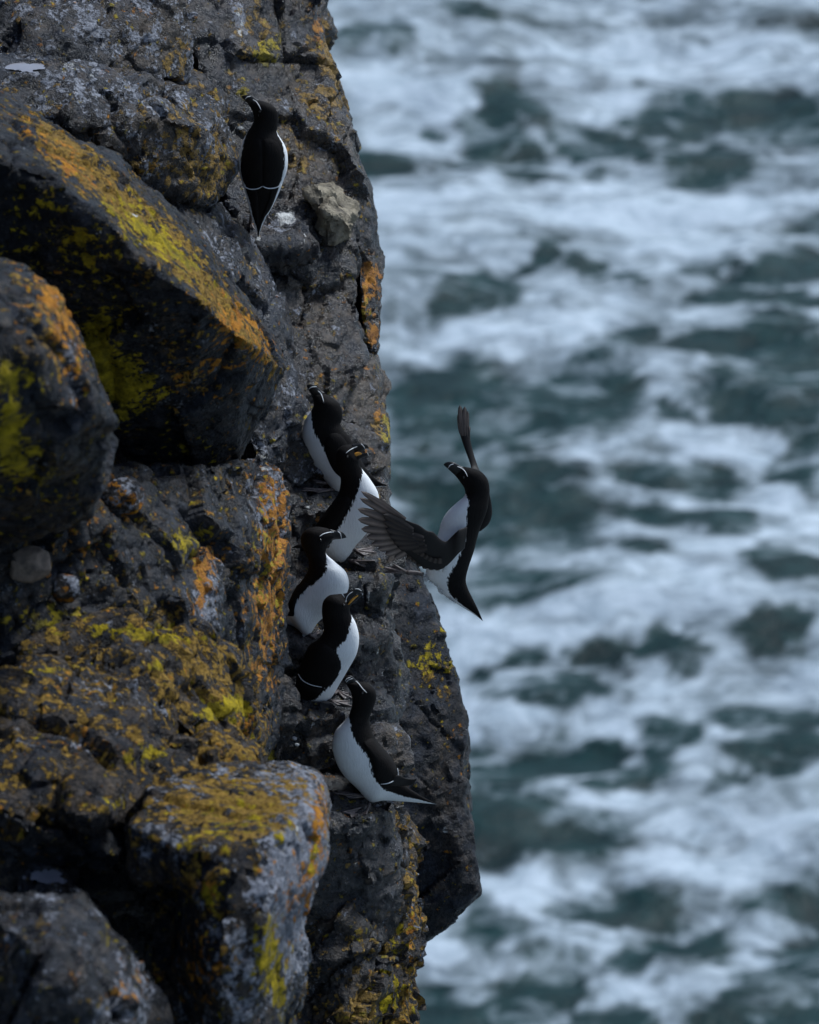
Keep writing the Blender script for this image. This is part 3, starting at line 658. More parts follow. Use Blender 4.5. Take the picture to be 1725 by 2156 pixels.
# the staircase of ledges the birds stand on
LED = dict(facet=(6.5, .020, 18, .008), crack=.010, warp=.008, grit=.007)
WETB = dict(dark=.55, brown=.45, ochre=.04, grey=.06, wet=.9)
rock('rock_ledge', [ledge([(520, 1040, .10), (600, 1062, .16), (700, 1085, .22), (770, 1095, .26), (808, 1100, .34)], .42, .5)], parent=cliff, seed=81, base=WETB, paint=[('grey', 560, 1000, 60, 40, 10, .2)], **LED)
rock('rock_ledge', [ledge([(560, 1215, -.02), (640, 1225, .0), (740, 1228, .03), (800, 1225, .07), (826, 1205, .16)], .34, .55)], parent=cliff, seed=82, base=WETB, paint=[('yellow', 815, 1230, 8, 50, 0, .4), ('grey', 770, 1280, 30, 40, 0, .1)], **LED)
rock('rock_ledge', [ledge([(540, 1345, -.16), (620, 1362, -.14), (700, 1368, -.12), (770, 1350, -.07), (826, 1335, .04)], .30, .55)], parent=cliff, seed=83, base=WETB, paint=[('ochre', 780, 1360, 20, 40, 0, .25)], **LED)
rock('rock_ledge', [ledge([(520, 1500, -.32), (610, 1518, -.30), (700, 1512, -.27), (760, 1500, -.22), (812, 1475, -.10)], .30, .60)], parent=cliff, seed=84, base=WETB, paint=[('brown', 640, 1560, 80, 60, 0, .3)], **LED)
rock('rock_ledge', [ledge([(520, 1690, -.46), (600, 1728, -.46), (690, 1738, -.44), (770, 1728, -.40), (836, 1705, -.28)], .40, .42)], parent=cliff, seed=85, base=WETB, **LED)
rock('rock_lump', [block([(755, 1585, -.30), (785, 1535, -.26), (815, 1540, -.22), (832, 1570, -.2), (835, 1640, -.2), (836, 1700, -.22), (770, 1700, -.28)], .3)], parent=cliff, seed=86, facet=(8, .02, 20, .008), base=dict(brown=.6, dark=.1, grey=.28, wet=.6), label='brown lump of rock behind the lowest bird')
rock('rock_post', [block([(548, 1430, -.38), (590, 1440, -.36), (612, 1470, -.34), (610, 1540, -.34), (590, 1620, -.36), (545, 1640, -.38)], .3)], parent=cliff, seed=87, facet=(8, .02, 20, .008), base=dict(brown=.4, dark=.3, wet=.6, grey=.1), paint=[('yellow', 560, 1600, 20, 40, 0, .4)])

# ------------------------------------------------------------------ ray casting onto what is built
bpy.context.view_layer.update()
DG = bpy.context.evaluated_depsgraph_get()
def hit(x, y):
    r = ray(x, y)
    ok, loc, nor, _, ob, _ = scene.ray_cast(DG, Vector(C), Vector(r))
    if not ok or ob.name.startswith('sea'):
        return None, None
    return np.array(loc), np.array(nor)
def hit_depth(x, y, default):
    l_, _ = hit(x, y)
    return default if l_ is None else float((l_ - C) @ fw) - FOC

def catmull(pts, n):
    pts = np.asarray(pts, float)
    m = len(pts)
    ext = np.vstack([2 * pts[0] - pts[1], pts, 2 * pts[-1] - pts[-2]])
    t = np.linspace(0, m - 1 - 1e-6, n)
    i = t.astype(int)
    f = (t - i)[:, None]
    p0, p1, p2, p3 = ext[i], ext[i + 1], ext[i + 2], ext[i + 3]
    return 0.5 * ((2 * p1) + (-p0 + p2) * f + (2 * p0 - 5 * p1 + 4 * p2 - p3) * f ** 2 + (-p0 + 3 * p1 - 3 * p2 + p3) * f ** 3)

def tube(path, rad, sides=8):
    path = np.asarray(path, float)
    n = len(path)
    rad = np.full(n, rad) if np.isscalar(rad) else np.asarray(rad)
    vs_, fs = [], []
    for k in range(n):
        t = path[min(k + 1, n - 1)] - path[max(k - 1, 0)]
        t = t / (np.linalg.norm(t) + 1e-9)
        a = np.cross(t, fw + 0.01)
        a /= np.linalg.norm(a) + 1e-9
        b = np.cross(t, a)
        for j in range(sides):
            th = 2 * math.pi * j / sides
            vs_.append(path[k] + rad[k] * (math.cos(th) * a + math.sin(th) * b))
    for k in range(n - 1):
        for j in range(sides):
            fs.append((k * sides + j, k * sides + (j + 1) % sides, (k + 1) * sides + (j + 1) % sides, (k + 1) * sides + j))
    fs.append(tuple(range(sides))[::-1])
    fs.append(tuple(range((n - 1) * sides, n * sides)))
    return vs_, fs

class Bird:
    def __init__(s, label, tr, foot, dfoot, lean=0.49, seed=0):
        s.tr = tr                              # crop pixel -> photo pixel
        s.fx, s.fy = tr(*foot)
        s.df = dfoot
        s.lean = lean
        s.seed = seed
        s.root = bpy.data.objects.new('razorbill', None)
        COL.objects.link(s.root)
        s.root.empty_display_size = 0.05
        s.root.location = P(s.fx, s.fy, dfoot)
        tag(s.root, label, 'bird', 'razorbills on and around the cliff')
        bpy.context.view_layer.update()
        s.trees = []
    def depth(s, y):
        return s.df - s.lean * (s.fy - y) / PPM
    def pt(s, cx, cy, dd=0.0):
        x, y = s.tr(cx, cy)
        return P(x, y, s.depth(y) + dd)
    def part(s, name, verts, faces, mat, parent=None, label=None, smooth=True):
        me = mesh_from(verts, faces, smooth)
        o = link(name, me, mat, None)
        par = parent or s.root
        o.parent = par
        o.matrix_parent_inverse = par.matrix_world.inverted()
        if label: o['label'] = label
        return o
    def loft(s, name, rows, mat, n=90, ring=44, dd=0.0, parent=None, cast=True, label=None, white=None, cap=True, power=1.0):
        """rows: (Lx, Ly, Rx, Ry, thickness factor[, depth shift, dorsal angle, black half-angle])"""
        R = []
        for r in rows:
            r = list(r) + [0.0] * (6 - len(r)) if len(r) < 6 else list(r)
            lx, ly = s.tr(r[0], r[1])
            rx, ry = s.tr(r[2], r[3])
            R.append([lx, ly, rx, ry] + [float(q) for q in r[4:]])
        R = catmull(R, n)
        vs_, wh = [], []
        rs = np.random.RandomState(s.seed + 3)
        for k, q in enumerate(R):
            lx, ly, rx, ry, th, sh = q[:6]
            th = max(th, 0.05)
            cx, cy = (lx + rx) / 2, (ly + ry) / 2
            dc = s.depth(cy) + sh + dd
            c_ = P(cx, cy, dc)
            N = P(rx, ry, s.depth(ry) + sh + dd) - c_
            hw = math.hypot(rx - lx, ry - ly) / 2 / PPM
            for j in range(ring):
                t = 2 * math.pi * j / ring
                vs_.append(c_ + N * math.cos(t) - fw * (hw * th * math.sin(t)))
                if white:
                    dor, a = q[6], q[7]
                    dlt = abs((math.degrees(t) - dor + 180) % 360 - 180)
                    wh.append(1 / (1 + math.exp(-np.clip((dlt - a) / 3.0, -30, 30))))
        fs = []
        for k in range(n - 1):
            for j in range(ring):
                fs.append((k * ring + j, k * ring + (j + 1) % ring, (k + 1) * ring + (j + 1) % ring, (k + 1) * ring + j))
        for k, inv in ((0, True), (n - 1, False)):
            c_ = np.mean(vs_[k * ring:(k + 1) * ring], 0)
            vs_.append(c_)
            ci = len(vs_) - 1
            if white: wh.append(wh[k * ring])
            for j in range(ring):
                a_, b_ = k * ring + j, k * ring + (j + 1) % ring
                fs.append((ci, b_, a_) if inv else (ci, a_, b_))
        if cast:
            s.trees.append(BVHTree.FromPolygons([tuple(v) for v in vs_], fs))
        o = s.part(name, vs_, fs, mat, parent, label)
        if white:
            attr(o.data, 'white', wh)
        return o
    def cast(s, x, y):
        r = ray(x, y)
        best = None
        for t in s.trees:
            l_, nr, _, dist = t.ray_cast(Vector(C), Vector(r))
            if l_ is not None and (best is None or dist < best[2]):
                nv = np.array(nr)
                if nv @ r > 0: nv = -nv
                best = (np.array(l_), nv, dist)
        return best
    def surf(s, cx, cy, lift=0.001):
        x, y = s.tr(cx, cy)
        b = s.cast(x, y)
        if b is None:
            return None
        return b[0] + b[1] * lift
    def line(s, name, pts, rad, mat, parent=None, lift=0.0006, n=16):
        q = catmull(pts, n)
        out = []
        for c in q:
            h_ = s.surf(c[0], c[1], lift)
            if h_ is not None: out.append(h_)
        if len(out) < 3: return None
        m = len(out)
        rr = [rad * (0.35 + 0.65 * math.sin(math.pi * min(1, max(0, (k + .6) / m))) ** 0.5) for k in range(m)]
        v, f_ = tube(out, rr, 7)
        return s.part(name, v, f_, mat, parent)
    def patch(s, name, poly, h, mat, parent=None, n=56, rings=9, white=0.0, fallback=0.0, label=None):
        """a cushion laid on the body over an outline (folded wing)"""
        poly = np.array(poly, float)
        b = catmull(np.vstack([poly, poly[:1]]), n + 1)[:-1]
        c_ = b.mean(0)
        vs_ = []
        for k in range(rings + 1):
            sfr = k / rings
            for q in b:
                e = c_ + (q - c_) * sfr
                x, y = s.tr(*e)
                hh = s.cast(x, y)
                lift = h * (1 - sfr ** 3) + (-0.0015 if k == rings else 0.0012)
                if hh is None:
                    vs_.append(P(x, y, s.depth(y) + fallback) - fw * lift)
                else:
                    vs_.append(hh[0] - fw * lift)
        fs = []
        for k in range(rings):
            for j in range(n):
                fs.append((k * n + j, k * n + (j + 1) % n, (k + 1) * n + (j + 1) % n, (k + 1) * n + j))
        o = s.part(name, vs_, fs, mat, parent, label)
        attr(o.data, 'white', np.full(len(vs_), white))
        return o
    def bill(s, rows, lines, lore, name='bill', n=30):
        b = s.loft(name, rows, M_BILL, n=n, ring=20)
        for l_ in lines:
            s.line('bill_line', l_, 0.0011, M_LINE, b)
        if lore:
            s.line('lore_line', lore, 0.0013, M_LINE, s.body)
        return b
    def eye(s, cx, cy):
        c_ = s.surf(cx, cy, 0.0)
        if c_ is None: return
        bm = bmesh.new()
        bmesh.ops.create_uvsphere(bm, u_segments=12, v_segments=8, radius=0.0042)
        me = bpy.data.meshes.new('eye')
        bm.to_mesh(me)
        bm.free()
        v = [np.array(q.co) + c_ for q in me.vertices]
        f_ = [tuple(p.vertices) for p in me.polygons]
        s.part('eye', v, f_, M_EYE, s.body)
    def foot(s, ankle, heel, toes, onrock=True, w=0.0042, dd=0.0):
        """leg from ankle (in the belly) to heel, three toes and two webs, laid on the rock"""
        def on(cx, cy, lift):
            x, y = s.tr(cx, cy)
            d0 = s.depth(y) + dd
            if onrock:
                l_, nr = hit(x, y)
                if l_ is not None:
                    dz = float((l_ - C) @ fw) - FOC
                    if abs(dz - d0) < 0.14:
                        return l_ - fw * lift
            return P(x, y, d0)
        H_ = on(*heel, 0.008)
        A_ = s.pt(*ankle, dd)
        T_ = [on(*t, 0.006) for t in toes]
        root = None
        v, f_ = tube(catmull([A_, (A_ + H_) / 2 + up * 0.002, H_], 8), [w * 1.25] * 5 + [w * 1.35] * 3, 10)
        leg = s.part('leg', v, f_, M_FOOT)
        vs_, fs = [], []
        mids = []
        for t in T_:
            m1 = H_ * .62 + t * .38 - fw * .006
            m2 = H_ * .30 + t * .70 - fw * .004
            pth = catmull([H_, m1, m2, t], 10)
            mids.append(pth)
            v, f_ = tube(pth, np.linspace(w, w * .45, 10), 8)
            o_ = len(vs_)
            vs_ += v
            fs += [tuple(i + o_ for i in q) for q in f_]
        for a_, b_ in zip(mids[:-1], mids[1:]):
            for sgn in (0, 1):
                o_ = len(vs_)
                for k in range(10):
                    for u_ in (0, .5, 1):
                        q = a_[k] * (1 - u_) + b_[k] * u_
                        kk = 1 - (0.14 if u_ == .5 and k > 6 else 0)
                        q = H_ + (q - H_) * kk + fw * (0.0014 * sgn + (0.002 if u_ == .5 else 0))
                        vs_.append(q)
                for k in range(9):
                    for u_ in (0, 1):
                        i = o_ + k * 3 + u_
                        fs.append((i, i + 1, i + 4, i + 3))
        return s.part('webbed_foot', vs_, fs, M_FOOT, leg)

def crop(x0, y0, sc):
    return lambda cx, cy: ((x0 + cx / sc) / 1.44928, (y0 + cy / sc) / 1.44928)
K6 = crop(800, 1100, 3.08)
K7 = crop(800, 1550, 2.27)
K5 = crop(1000, 1100, 2.695)
KT = crop(650, 230, 3.92)
KB = crop(950, 1950, 3.593)

def foot_depth(tr, pts, default):
    ds = []
    for p_ in pts:
        x, y = tr(*p_)
        l_, _ = hit(x, y)
        if l_ is not None: ds.append(float((l_ - C) @ fw) - FOC)
    d_ = float(np.median(ds)) if ds else default
    print('FOOT', tr(*pts[0]), [round(q, 3) for q in ds], 'want', default)
    return d_ if abs(d_ - default) < 0.25 else default

# --- 1 topmost bird, seen from behind
b = Bird('topmost razorbill, alone, seen from behind with white scalloped wing edge', KT, (560, 1720), foot_depth(KT, [(470, 1830), (640, 1800)], .42) - .13, seed=1)
b.body = b.loft('body', [(535, 1930, 548, 1930, .8, .00, 90, 60), (522, 1840, 575, 1830, .8, 0, 90, 52), (478, 1740, 620, 1735, .6, 0, 90, 50), (432, 1590, 690, 1610, .62, 0, 90, 56), (395, 1420, 775, 1440, .68, 0, 90, 58), (345, 1270, 840, 1270, .74, 0, 90, 62),
    (305, 1100, 888, 1120, .8, 0, 90, 63), (308, 950, 893, 950, .82, 0, 90, 62), (352, 795, 855, 825, .82, 0, 90, 66), (405, 690, 772, 690, .85, 0, 90, 78), (462, 600, 775, 610, .9, 0, 90, 110), (492, 530, 785, 520, .92, 0, 90, 200),
    (478, 450, 768, 420, .9, 0, 90, 200), (455, 395, 705, 352, .85, 0, 90, 200), (440, 365, 620, 312, .8, 0, 90, 200), (432, 350, 560, 298, .7, 0, 90, 200), (428, 345, 530, 292, .4, 0, 90, 200)], M_PLUM, white=True)
b.bill([(455, 395, 555, 295, .55), (425, 352, 505, 268, .5), (395, 315, 460, 240, .45), (368, 285, 415, 231, .42), (348, 262, 370, 237, .4), (340, 253, 343, 248, .4)], [[(385, 283), (410, 258), (450, 250)]], [(478, 288), (515, 310), (548, 355), (577, 412)])
b.eye(560, 430)
for side, poly in (('l', [(470, 760), (370, 880), (330, 1020), (325, 1150), (355, 1275), (400, 1330), (480, 1352), (560, 1335), (590, 1310), (592, 1100), (590, 850), (560, 740)]),
                   ('r', [(600, 745), (600, 950), (596, 1150), (600, 1312), (650, 1340), (730, 1335), (800, 1300), (838, 1180), (848, 1020), (825, 900), (780, 790), (690, 740)])):
    wg = b.patch('wing', poly, .0035, M_PLUM)
    b.line('wing_bar', [(375, 1308), (420, 1340), (480, 1353), (545, 1342), (590, 1316)] if side == 'l' else [(597, 1316), (645, 1338), (710, 1340), (765, 1325), (812, 1298)], .0017, M_LINE, wg, lift=.004)
    b.patch('primary_feathers', [(380, 1330), (440, 1520), (500, 1700), (535, 1800), (545, 1700), (540, 1500), (520, 1370), (440, 1350)] if side == 'l' else [(700, 1360), (790, 1320), (760, 1430), (690, 1600), (600, 1720), (570, 1740), (620, 1600), (680, 1450)], .004, M_PLUM, wg)
b.foot((620, 1600), (655, 1700), [(700, 1730), (690, 1770), (650, 1800)])
b.foot((470, 1620), (450, 1760), [(420, 1810), (455, 1830), (490, 1835)])

# --- 2 the upper bird of the group
b = Bird('uppermost razorbill of the group of five, white breast turned left, head raised', K6, (700, 1230), foot_depth(K6, [(560, 1190), (620, 1210), (520, 1150)], .25) + .03, seed=2)
D2 = 40
b.body = b.loft('body', [(1172, 1180, 1178, 1176, .5, .05, D2, 90), (1040, 1200, 1075, 1120, .5, .05, D2, 90), (880, 1270, 960, 990, .7, .02, D2, 75), (715, 1262, 905, 885, .75, 0, D2, 68), (565, 1095, 862, 795, .78, 0, D2, 70), (442, 915, 818, 708, .8, 0, D2, 64),
    (378, 720, 772, 655, .8, 0, D2, 72), (398, 575, 742, 600, .82, 0, D2, 86), (452, 490, 757, 525, .9, 0, D2, 118), (478, 440, 750, 455, .92, 0, D2, 200), (484, 395, 720, 400, .9, 0, D2, 200), (478, 360, 660, 352, .8, 0, D2, 200), (470, 340, 600, 318, .7, 0, D2, 200), (468, 335, 570, 305, .4, 0, D2, 200)], M_PLUM, white=True)
b.bill([(482, 370, 590, 300, .5), (470, 335, 555, 282, .48), (450, 300, 520, 250, .45), (432, 270, 485, 226, .42), (421, 248, 445, 222, .4), (418, 238, 424, 228, .4)], [[(437, 270), (465, 250), (512, 246)]], [(525, 284), (548, 305), (565, 340), (579, 388)])
b.eye(575, 395)
b.patch('wing', [(580, 760), (590, 860), (640, 990), (700, 1075), (800, 1130), (960, 1130), (900, 960), (820, 800), (740, 690), (640, 680)], .008, M_PLUM)
b.foot((650, 1180), (610, 1150), [(470, 1120), (500, 1145), (560, 1160)])
b.foot((700, 1230), (640, 1215), [(380, 1200), (370, 1225), (520, 1240)])

# --- 3 open-billed bird
b = Bird('razorbill calling with open bill showing orange mouth, second of the group from above', K6, (780, 1890), foot_depth(K6, [(840, 1890), (900, 1800), (950, 1900)], .08) + .02, seed=3)
b.body = b.loft('body', [(258, 1862, 262, 1868, .8, .06, 180, 95), (330, 1790, 400, 1868, .8, .05, 180, 95), (410, 1690, 610, 1890, .8, .03, 180, 92), (480, 1595, 775, 1912, .8, .01, 180, 90), (540, 1495, 865, 1760, .8, 0, 180, 88), (600, 1412, 1000, 1600, .78, 0, 180, 83),
    (660, 1332, 1092, 1405, .78, 0, 180, 82), (712, 1262, 1092, 1250, .8, 0, 180, 88), (735, 1175, 1015, 1115, .85, 0, 180, 112), (735, 1090, 948, 1030, .9, 0, 180, 160), (695, 985, 918, 985, .92, 0, 180, 220), (685, 895, 912, 940, .92, 0, 180, 220),
    (715, 830, 905, 925, .88, 0, 180, 220), (770, 795, 898, 915, .8, 0, 180, 220), (825, 790, 893, 905, .7, 0, 180, 220), (850, 795, 890, 895, .4, 0, 180, 220)], M_PLUM, white=True)
bl = b.bill([(845, 785, 860, 890, .5), (880, 782, 905, 862, .48), (925, 780, 945, 848, .46), (965, 782, 975, 828, .42), (992, 800, 990, 826, .4), (1006, 822, 1003, 827, .4)], [[(930, 783), (950, 800), (967, 828)]], [(788, 872), (820, 845), (860, 822), (895, 808)], name='upper_mandible')
lm = b.loft('lower_mandible', [(850, 890, 862, 925, .6), (900, 885, 905, 935, .5), (955, 872, 950, 915, .45), (1000, 866, 1000, 892, .4), (1022, 874, 1021, 878, .4)], M_BILL, n=24, ring=16)
b.line('bill_line', [(990, 868), (996, 880), (998, 892)], .0011, M_LINE, lm)
b.loft('mouth_lining', [(832, 903, 838, 912, .9, -.012), (865, 872, 880, 902, .9, -.012), (905, 858, 918, 888, .7, -.010), (935, 868, 938, 880, .6, -.006)], M_GAPE, n=20, ring=14, parent=lm, label='orange mouth lining')
b.eye(800, 905)
b.patch('wing', [(700, 1290), (640, 1380), (560, 1490), (500, 1590), (480, 1650), (560, 1660), (660, 1600), (740, 1510), (800, 1400), (840, 1320), (800, 1270)], .010, M_PLUM)
b.loft('wing_tip', [(282, 1757, 286, 1762, .6, -.02), (340, 1725, 380, 1765, .5, -.02), (430, 1690, 470, 1750, .5, -.01), (500, 1650, 540, 1720, .5, 0)], M_WING, n=20, ring=16)
b.foot((850, 1770), (880, 1785), [(1040, 1760), (1070, 1805), (960, 1830)])
b.foot((780, 1890), (850, 1885), [(1060, 1880), (1110, 1930), (960, 1940)])

# --- 4 bird looking right
b = Bird('razorbill below the calling one, bill closed and level, looking right', K7, (320, 890), foot_depth(K7, [(350, 890), (380, 850), (330, 900)], -.05) + .02, seed=4)
b.body = b.loft('body', [(60, 800, 64, 806, .8, .03, 180, 95), (92, 738, 118, 795, .8, .03, 180, 80), (130, 682, 235, 835, .78, .02, 180, 66), (162, 640, 312, 895, .78, 0, 180, 64), (205, 572, 395, 785, .78, 0, 180, 60), (258, 522, 520, 690, .78, 0, 180, 54), (300, 470, 597, 565, .78, 0, 180, 68),
    (322, 420, 585, 452, .82, 0, 180, 86), (322, 368, 503, 372, .85, 0, 180, 112), (302, 312, 446, 320, .9, 0, 180, 165), (272, 255, 448, 278, .92, 0, 180, 220), (270, 200, 468, 240, .9, 0, 180, 220), (305, 150, 482, 222, .85, 0, 180, 220),
    (375, 130, 492, 214, .8, 0, 180, 220), (440, 138, 500, 210, .7, 0, 180, 220), (470, 148, 502, 208, .4, 0, 180, 220)], M_PLUM, white=True)
b.bill([(470, 146, 478, 226, .5), (505, 157, 512, 218, .46), (535, 158, 540, 216, .42), (562, 172, 560, 212, .4), (578, 190, 574, 208, .4), (584, 204, 582, 207, .4)], [[(525, 162), (542, 178), (551, 214)]], [(398, 197), (425, 180), (460, 170), (497, 166)])
b.eye(405, 222)
b.patch('wing', [(300, 500), (230, 560), (180, 640), (130, 700), (125, 730), (215, 755), (225, 700), (250, 620), (320, 540)], .010, M_PLUM)
b.foot((315, 870), (340, 890), [(390, 850), (430, 880), (370, 905)])

# --- 5 large near bird, bill open
b = Bird('large razorbill with slightly open bill pointing up right and thin white wing bar', K7, (440, 1350), foot_depth(K7, [(500, 1345), (560, 1300), (540, 1350)], -.2) + .02, seed=5)
b.body = b.loft('body', [(188, 1361, 193, 1365, .8, .0, 180, 100), (214, 1292, 292, 1368, .75, 0, 180, 112), (236, 1205, 415, 1368, .76, 0, 180, 118), (246, 1142, 482, 1312, .78, 0, 180, 122), (270, 1082, 540, 1215, .78, 0, 180, 138), (296, 1012, 602, 1110, .78, 0, 180, 131), (332, 945, 655, 1010, .78, 0, 180, 99),
    (398, 898, 672, 900, .8, 0, 180, 112), (428, 840, 650, 800, .85, 0, 180, 132), (419, 770, 612, 730, .9, 0, 180, 185), (414, 705, 606, 690, .92, 0, 180, 220), (425, 645, 605, 675, .9, 0, 180, 220), (465, 606, 602, 668, .85, 0, 180, 220), (520, 597, 600, 662, .75, 0, 180, 220), (550, 594, 598, 655, .4, 0, 180, 220)], M_PLUM, white=True)
b.bill([(560, 594, 592, 655, .5), (595, 585, 610, 640, .46), (632, 567, 638, 612, .44), (668, 556, 664, 590, .4), (695, 565, 682, 584, .4), (708, 585, 704, 588, .4)], [[(645, 562), (668, 562), (690, 575)]], [(579, 655), (584, 625), (600, 600), (627, 580)], name='upper_mandible')
lm = b.loft('lower_mandible', [(590, 655, 604, 680, .6), (622, 635, 632, 660, .5), (660, 606, 666, 630, .45), (690, 592, 694, 606, .4), (706, 596, 705, 600, .4)], M_BILL, n=24, ring=16)
b.loft('mouth_lining', [(594, 668, 598, 674, .9, -.012), (612, 640, 622, 652, .9, -.011), (640, 616, 648, 626, .7, -.009), (664, 604, 668, 610, .6, -.005)], M_GAPE, n=20, ring=14, parent=lm, label='orange mouth lining')
b.line('bill_line', [(690, 590), (696, 598), (695, 608)], .0011, M_LINE, lm)
b.eye(565, 672)
wg = b.patch('wing', [(430, 935), (505, 985), (548, 1080), (530, 1150), (455, 1228), (408, 1237), (335, 1222), (275, 1185), (255, 1150), (295, 1040), (345, 950)], .012, M_PLUM)
b.line('wing_bar', [(256, 1150), (285, 1192), (340, 1222), (412, 1238)], .0014, M_LINE, wg, lift=.003)
b.patch('primary_feathers', [(262, 1190), (330, 1235), (410, 1250), (380, 1300), (300, 1340), (215, 1355), (225, 1290)], .006, M_PLUM, wg)
b.foot((500, 1290), (525, 1270), [(600, 1285), (630, 1320), (570, 1320)])
b.foot((430, 1350), (480, 1335), [(600, 1340), (620, 1372), (520, 1362)])

# --- 6 lowest bird
b = Bird('lowest razorbill, breast turned left, tail pointing right over the sea', KB, (640, 1800), foot_depth(KB, [(640, 1830), (560, 1760), (500, 1740)], -.38) + .02, seed=6)
b.body = b.loft('body', [(1384, 1813, 1382, 1815, .6, .0, 0, 120), (1230, 1800, 1190, 1710, .6, 0, 0, 108), (1010, 1782, 1040, 1610, .7, 0, 0, 108), (800, 1772, 955, 1510, .72, 0, 0, 102), (640, 1785, 948, 1450, .76, 0, 0, 95), (500, 1640, 932, 1400, .78, 0, 0, 94), (392, 1540, 888, 1310, .78, 0, 0, 84), (306, 1420, 830, 1240, .78, 0, 0, 75),
    (252, 1285, 770, 1175, .78, 0, 0, 77), (230, 1150, 715, 1105, .78, 0, 0, 84), (268, 1005, 672, 1025, .8, 0, 0, 97), (358, 905, 645, 935, .85, 0, 0, 120), (422, 812, 643, 855, .9, 0, 0, 175), (450, 700, 690, 735, .92, 0, 0, 220), (442, 610, 716, 625, .92, 0, 0, 220), (420, 555, 690, 545, .88, 0, 0, 220), (400, 515, 610, 480, .8, 0, 0, 220), (392, 498, 540, 468, .7, 0, 0, 220), (390, 494, 510, 464, .4, 0, 0, 220)], M_PLUM, white=True)
b.bill([(405, 535, 530, 470, .5), (388, 500, 492, 448, .48), (370, 478, 450, 408, .45), (354, 458, 405, 401, .42), (346, 446, 370, 412, .4), (343, 441, 350, 432, .4)], [[(385, 475), (410, 448), (456, 432)], [(372, 462), (392, 436), (430, 420)]], [(486, 460), (520, 490), (560, 540), (608, 588)])
b.eye(560, 590)
wg = b.patch('wing', [(560, 1130), (660, 1080), (720, 1120), (790, 1200), (880, 1305), (932, 1400), (943, 1480), (900, 1540), (830, 1580), (770, 1590), (700, 1530), (670, 1400), (620, 1250)], .012, M_PLUM)
b.line('wing_bar', [(935, 1420), (943, 1480), (925, 1525), (880, 1558), (825, 1580), (762, 1586)], .0016, M_LINE, wg, lift=.003)
pf = b.loft('primary_feathers', [(800, 1600, 870, 1545, .5, -.03), (900, 1612, 945, 1490, .35, -.03), (1020, 1612, 1045, 1528, .3, -.02), (1110, 1595, 1120, 1538, .3, -.02), (1156, 1545, 1154, 1530, .3, -.02)], M_WING, n=30, ring=20, parent=wg)
b.foot((610, 1740), (590, 1720), [(265, 1660), (255, 1690), (420, 1745)])
b.foot((640, 1800), (630, 1830), [(345, 1900), (440, 1960), (600, 1920)])

# --- 7 the bird in the air
DF = .02
b = Bird('razorbill in the air with spread wings, landing beside the ledge', K5, (700, 1780), DF, lean=.40, seed=7)
b.body = b.loft('body', [(1274, 2142, 1277, 2140, .8, .0, 0, 140), (1205, 2088, 1238, 2048, .8, 0, 0, 138), (1062, 2000, 1192, 1955, .7, 0, 0, 132), (960, 1930, 1150, 1865, .68, 0, 0, 122), (885, 1845, 1138, 1795, .7, 0, 0, 102), (815, 1780, 1160, 1700, .7, 0, 0, 80), (815, 1680, 1200, 1580, .74, 0, 0, 66), (850, 1560, 1226, 1480, .76, 0, 0, 64),
    (905, 1440, 1252, 1390, .78, 0, 0, 73), (935, 1330, 1288, 1300, .78, 0, 0, 80), (985, 1245, 1314, 1220, .8, 0, 0, 90), (1062, 1170, 1327, 1140, .82, 0, 0, 106), (1128, 1110, 1333, 1060, .86, 0, 0, 150), (1124, 1050, 1315, 975, .88, 0, 0, 220), (1095, 1005, 1260, 912, .85, 0, 0, 220), (1068, 968, 1190, 886, .8, 0, 0, 220), (1055, 950, 1140, 876, .7, 0, 0, 220), (1052, 946, 1120, 872, .4, 0, 0, 220)], M_PLUM, white=True)
b.bill([(1066, 968, 1140, 880, .5), (1045, 942, 1095, 868, .46), (1010, 910, 1050, 842, .44), (978, 880, 1010, 832, .42), (960, 864, 975, 838, .4), (954, 857, 958, 851, .4)], [[(990, 886), (1008, 862), (1036, 850)]], [(1067, 872), (1100, 886), (1130, 912), (1152, 955)])
b.eye(1120, 960)

def feather(bird, base, tip, w0, dd0, dd1, bend=0.0, vane=1.0, name='flight_feather', parent=None, n=12):
    base, tip = np.array(base, float), np.array(tip, float)
    ax = tip - base
    L = np.linalg.norm(ax)
    ax /= L
    nn = np.array([-ax[1], ax[0]])
    vs_, va = [], []
    for sgn in (0, 1):
        for k in range(n):
            t = k / (n - 1)
            wd = w0 * (0.62 + 0.38 * math.sin(math.pi * min(1, t * 1.05))) * (1 if t < .84 else max(0.05, math.sqrt(max(0, 1 - ((t - .84) / .16) ** 2))))
            c_ = base + ax * L * t + nn * bend * math.sin(math.pi * t * .5)
            for u_, rz, vv in ((-1, .0, .10), (-.35, -.0025, .9), (0.05, -.0038, .45), (.5, -.002, .25), (1, .0015, .0)):
                q = c_ + nn * wd * u_
                vs_.append(bird.pt(q[0], q[1], dd0 + (dd1 - dd0) * t + rz + .0018 * sgn))
                va.append(vv * vane * (0.55 + .45 * min(1, t * 1.6)))
    fs = []
    for sgn in (0, 1):
        o_ = sgn * n * 5
        for k in range(n - 1):
            for j in range(4):
                i = o_ + k * 5 + j
                fs.append((i, i + 1, i + 6, i + 5) if sgn else (i, i + 5, i + 6, i + 1))
    o = bird.part(name, vs_, fs, M_WING, parent)
    attr(o.data, 'vane', va)
    return o
